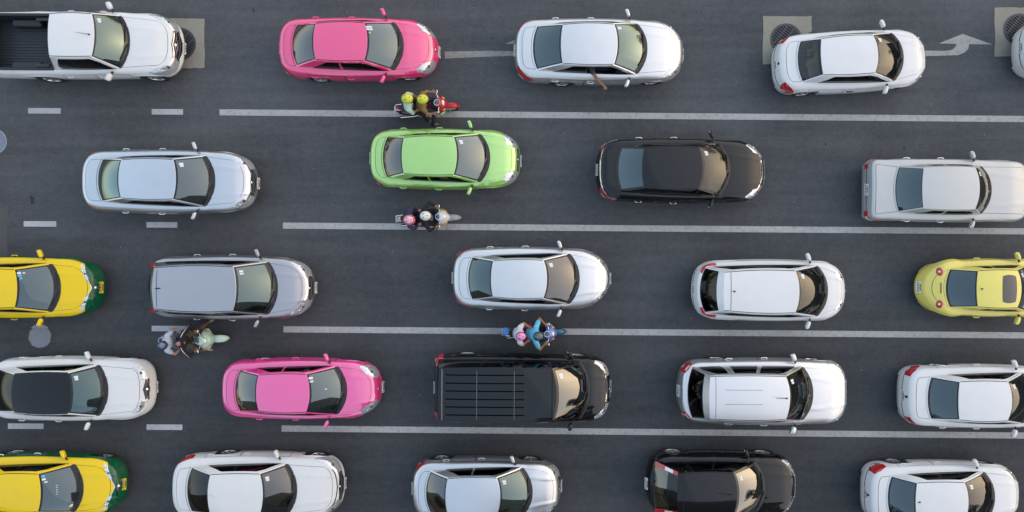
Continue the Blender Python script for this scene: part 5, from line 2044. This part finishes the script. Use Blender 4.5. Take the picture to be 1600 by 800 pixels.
# 1: red scooter, two lime helmets
J1 = rider(-.16, .12, armout=.06, hands=((.24, .33, 1.045), (.24, -.33, 1.045)), foot=((.12, .20, .42), (.08, -.42, .14)), kneeout=.19)
J1p = rider(-.50, .06, hands=((-.22, .20, 1.05), (-.22, -.20, 1.05)), armout=.06, foot=((-.12, .24, .42), (-.05, -.34, .36)), kneeout=.22, hy=.05)
ride(1, dict(label='red scooter with a white headlamp next to the pink taxi', main=P_RED, accent=M_CHROME, fender=P_RED, seatm=M_BLACK), (-2.45, 4.30), 4.5, [
    (J1, [cloth('shirt_tan', (.24, .13, .035)), JEANS, SHOE_B, SKIN], 'person in tan top and lime helmet steering the red scooter', (([H_LIME, H_LIME2]), dict(r=.142)), dict(sleeve=.4)),
    (J1p, [cloth('shirt_mint', (.52, .66, .58)), BLACKC, SHOE_B, SKIN], 'person in pale mint shirt and lime helmet, rear seat of red scooter', (([H_LIME, H_LIME2]), dict(r=.150)), dict(sleeve=1.0)),
])
# 2: white and grey scooter, black jacket
J2 = rider(-.18, .16, armout=.12)
J2p = rider(-.52, .08, hands=((-.20, .22, 1.0), (-.20, -.22, 1.0)), armout=.10, hy=-.10)
ride(2, dict(label='white and grey scooter with a yellow mark below the green car', main=P_SWHITE, accent=mat('scooter_yellow', (.75, .50, .05), .4, 0, .8), fender=P_SGREY, seatm=M_BLACK), (-2.41, 1.10), 1.5, [
    (J2, [BLACKC, BLACKC, SHOE, SKIN], 'person in black jacket and white helmet steering the white scooter', ([mat('helmet_white', (.66, .66, .62), .35, 0, .8), mat('helmet_white_top', (.72, .72, .66), .35, 0, .8)], dict(r=.142)), dict(sleeve=1.8)),
    (J2p, [NAVY, BLACKC, SHOE, SKIN2], 'person in navy top and pink helmet, rear seat of white scooter', ([mat('helmet_pink', (.62, .12, .20), .35, 0, .8), mat('helmet_pink_top', (.75, .45, .50), .35, 0, .8, var=.4, scale=20)], dict(r=.155, top=.5)), dict(sleeve=1.8)),
])
# 3: mint scooter, rider in black jacket with white piping
J3 = rider(-.16, .17, armout=.16, foot=((.20, .44, .12), (.20, -.36, .26)), kneeout=.26, shorts=True)
J3['toel'] = (.9, .45, 0)
J3p = rider(-.52, .10, hands=((-.15, .26, 1.0), (-.16, -.26, 1.0)), armout=.12, kneeout=.26, hy=-.04)
ride(3, dict(label='mint green scooter beneath the grey people carrier', main=P_MINT, accent=P_MINT2, fender=P_MINT2, seatm=M_BLACK, wide=1.22, basket=False), (-9.18, -2.40), .5, [
    (J3, [BLACKC, cloth('shorts_brown', (.12, .09, .04)), cloth('shoe_grey', (.35, .30, .28)), SKIN], 'person in black jacket with white piping steering the mint scooter', ([BLACKC, mat('cap_mauve', (.40, .16, .20), .7)], dict(r=.118, visor=False, top=.42)), dict(sleeve=1.8)),
    (J3p, [cloth('shirt_white_blue', (.48, .54, .64)), cloth('jeans_blue', (.12, .18, .28)), SHOE, SKIN2], 'person in white shirt on the rear seat of the mint scooter', ([mat('cap_navy', (.02, .03, .07), .6), mat('cap_blue', (.16, .22, .34), .6)], dict(r=.128, visor=False, top=.5)), dict(sleeve=.45)),
])
o3 = [o for o in bpy.data.objects if o.get('label', '').startswith('person in black jacket with white piping')][0]
for s_, k in ((1, 'l'), (-1, 'r')):
    c0 = Vector(J3['sh' + k]) + Vector((-.02, -s_ * .06, .075))
    S_, E_, W_ = (Vector(J3[j + k]) for j in ('sh', 'el', 'wr'))
    pts = [c0, S_ + Vector((.02, s_ * .03, .072)), S_.lerp(E_, .5) + Vector((0, s_ * .03, .052)), E_ + Vector((0, s_ * .03, .035)), E_.lerp(W_, .45) + Vector((0, s_ * .03, .030))]
    MB().tube(pts, .010, 6).build('piping', cloth('piping_white', (.75, .75, .75)), o3)
# 4: blue and white scooter, light blue T-shirt
J4 = rider(-.16, .17, armout=.17)
J4p = rider(-.52, .08, hands=((-.14, .20, 1.0), (-.20, -.22, 1.0)), armout=.10, hy=.0, shorts=False)
ride(4, dict(label='blue and white patterned scooter above the black van', main=mat('scooter_pattern', (.10, .14, .40), .35, 0, .8, var=1.6, scale=9), accent=P_SWHITE, fender=P_TEAL, seatm=M_BLACK), (.66, -2.20), 0.0, [
    (J4, [cloth('shirt_light_blue', (.13, .50, .75)), BLACKC, SHOE_B, SKIN], 'person in light blue T-shirt and dark teal helmet on the patterned scooter', ([mat('helmet_teal', (.012, .05, .07), .25, 0, 1.0), mat('helmet_grey', (.10, .12, .12), .3, 0, 1.0)], dict(r=.142, top=.4)), dict(sleeve=.6)),
    (J4p, [cloth('shirt_white', (.66, .64, .68)), cloth('trousers_crimson', (.32, .015, .05)), SHOE, SKIN2], 'person in white shirt and pink helmet behind the light blue T-shirt', ([mat('helmet_magenta', (.25, .01, .12), .35, 0, .8), mat('helmet_rose', (.80, .28, .52), .35, 0, .8)], dict(r=.132, top=.66)), dict(sleeve=.5)),
])
bg_ = MB().box((0, 0, 0), (.18, .22, .16), .2, 0, .05).build('bag', cloth('bag_blue', (.08, .22, .50)))
bg_.location = (.66 - .84, -2.20 + .06, .98)
solo(bg_, 'small blue and white bag behind the pink helmet', 'bag')

# driver of the silver sedan, arm out of the window
Gc = CARS['camryW']
ox_ = Gc['ox']
Jd = dict(pelvis=(-.22, -.38, .62), chest=(-.32, -.38, .92), neck=(-.34, -.38, 1.13), head=(-.30, -.38, 1.27), shl=(-.30, -.20, 1.04), ell=(-.10, -.12, .86), wrl=(.12, -.24, .98),
          shr=(-.28, -.56, 1.05), elr=(-.10, -.88, 1.045), wrr=(.10, -1.06, .99), hipl=(-.18, -.29, .60), hipr=(-.18, -.47, .60), knl=(.22, -.27, .66), knr=(.22, -.48, .66), anl=(.46, -.28, .40), anr=(.46, -.48, .40))
cr_ = Gc['root']
pd = make_person('person', 'bare arm and driver leaning out of the silver sedan window', tuple(cr_.location), cr_.rotation_euler.z, Jd, [cloth('shirt_dark_driver', (.05, .05, .07)), JEANS, SHOE, SKIN], sleeve=.4)
Pv, Fv = MB(), 0
MB().ell(Vector(Jd['head']) + Vector((-.015, 0, .03)), (.108, .09, .105)).build('hair', mat('hair_black', (.012, .010, .010), .6), pd)
# ------------------------------------------------------------------ what stands round the road (seen in the paintwork and glass)


def tower(name, label, x0, x1, y0, y1, h, col, floors):
    t = thing(name, label, 'building', ((x0 + x1) / 2, (y0 + y1) / 2, -.12))
    w, d = x1 - x0, y1 - y0
    wm = mat('facade_%s' % name, col, .8, var=.12, scale=.6)
    MB().box((0, 0, h / 2), (w, d, h)).build('wall', wm, t, False)
    fh = h / floors
    gl = mat('facade_glass', (.03, .04, .05), .12, 0, 1.0)
    for k in range(floors):
        z = (k + .55) * fh
        MB().box((0, 0, z), (w + .10, d + .10, fh * .45)).build('window_band', gl, t, False)
        MB().box((0, 0, (k + 1) * fh - .05), (w + .5, d + .5, .25)).build('floor_slab', wm, t, False)
    n = int(w / 3)
    for k in range(n + 1):
        MB().box((-w / 2 + k * w / n, 0, h / 2), (.35, d + .3, h - .2)).build('pier', wm, t, False)
    MB().box((0, 0, h + .4), (w + .2, d + .2, .8)).build('parapet', wm, t, False)
    return t


tower('office_tower', 'grey office tower beyond the lower pavement, seen only in reflections', 6, 26, -44, -24, 40, (.22, .21, .20), 12)
tower('apartment_block', 'brown apartment block beyond the lower pavement, seen only in reflections', -62, -26, -52, -26, 26, (.20, .17, .14), 8)
tower('shop_row', 'low shop block across the far end of the road, seen only in reflections', 110, 140, -60, 60, 16, (.18, .17, .16), 5)

M_BARK = mat('bark', (.07, .055, .045), .9, bump=.6, scale=12)
M_LEAF = mat('leaf', (.045, .075, .025), .7, var=.4, scale=3)


def leaf_mesh(seed, rx, rz, n=5200):
    r = random.Random(seed)
    V, F = [], []
    cl = [(Vector((r.uniform(-.7, .7) * rx, r.uniform(-.7, .7) * rx, r.uniform(-.6, .7) * rz)), r.uniform(.35, .6) * rx) for _ in range(11)]
    for _ in range(n):
        c_, s_ = cl[r.randrange(len(cl))]
        d = Vector((r.gauss(0, 1), r.gauss(0, 1), r.gauss(0, .8))).normalized() * s_ * r.uniform(.5, 1) ** .5
        p = c_ + d
        a = Vector((r.gauss(0, 1), r.gauss(0, 1), r.gauss(0, 1))).normalized() * .11
        b = a.orthogonal().normalized() * .06
        k = len(V)
        V += [p - a, p + b, p + a, p - b]
        F.append((k, k + 1, k + 2, k + 3))
    return V, F


for i, (x, y, h, side) in enumerate(((-17, -15.5, 9, 'lower'), (-7, -16.2, 8, 'lower'), (3.5, -16, 10, 'lower'), (30, -16, 9, 'lower'), (24, 17, 8, 'upper'), (44, 17, 9, 'upper'))):
    names = ('westernmost', 'second', 'third', 'easternmost', 'nearer', 'farther')
    t = thing('street_tree', '%s street tree on the %s pavement, seen only in reflections' % (names[i], side), 'tree', (x, y, .13), 0, 'street trees along the pavements')
    b = MB()
    b.tube([(0, 0, 0), (.1, .05, h * .25), (.05, -.05, h * .5), (.15, 0, h * .8)], [.24, .19, .14, .05], 10)
    for k in range(5):
        a = k * 1.257 + i
        b.tube([(.07, 0, h * .42 + k * .2), (1.2 * math.cos(a), 1.2 * math.sin(a), h * .62), (2.1 * math.cos(a), 2.1 * math.sin(a), h * .75)], [.10, .06, .02], 7)
    b.build('trunk', M_BARK, t)
    V, F = leaf_mesh(i + 3, 2.9, h * .30)
    cr_ = mesh('crown', V, F, t, [M_LEAF], smooth=False)
    cr_.location = (0, 0, h * .70)
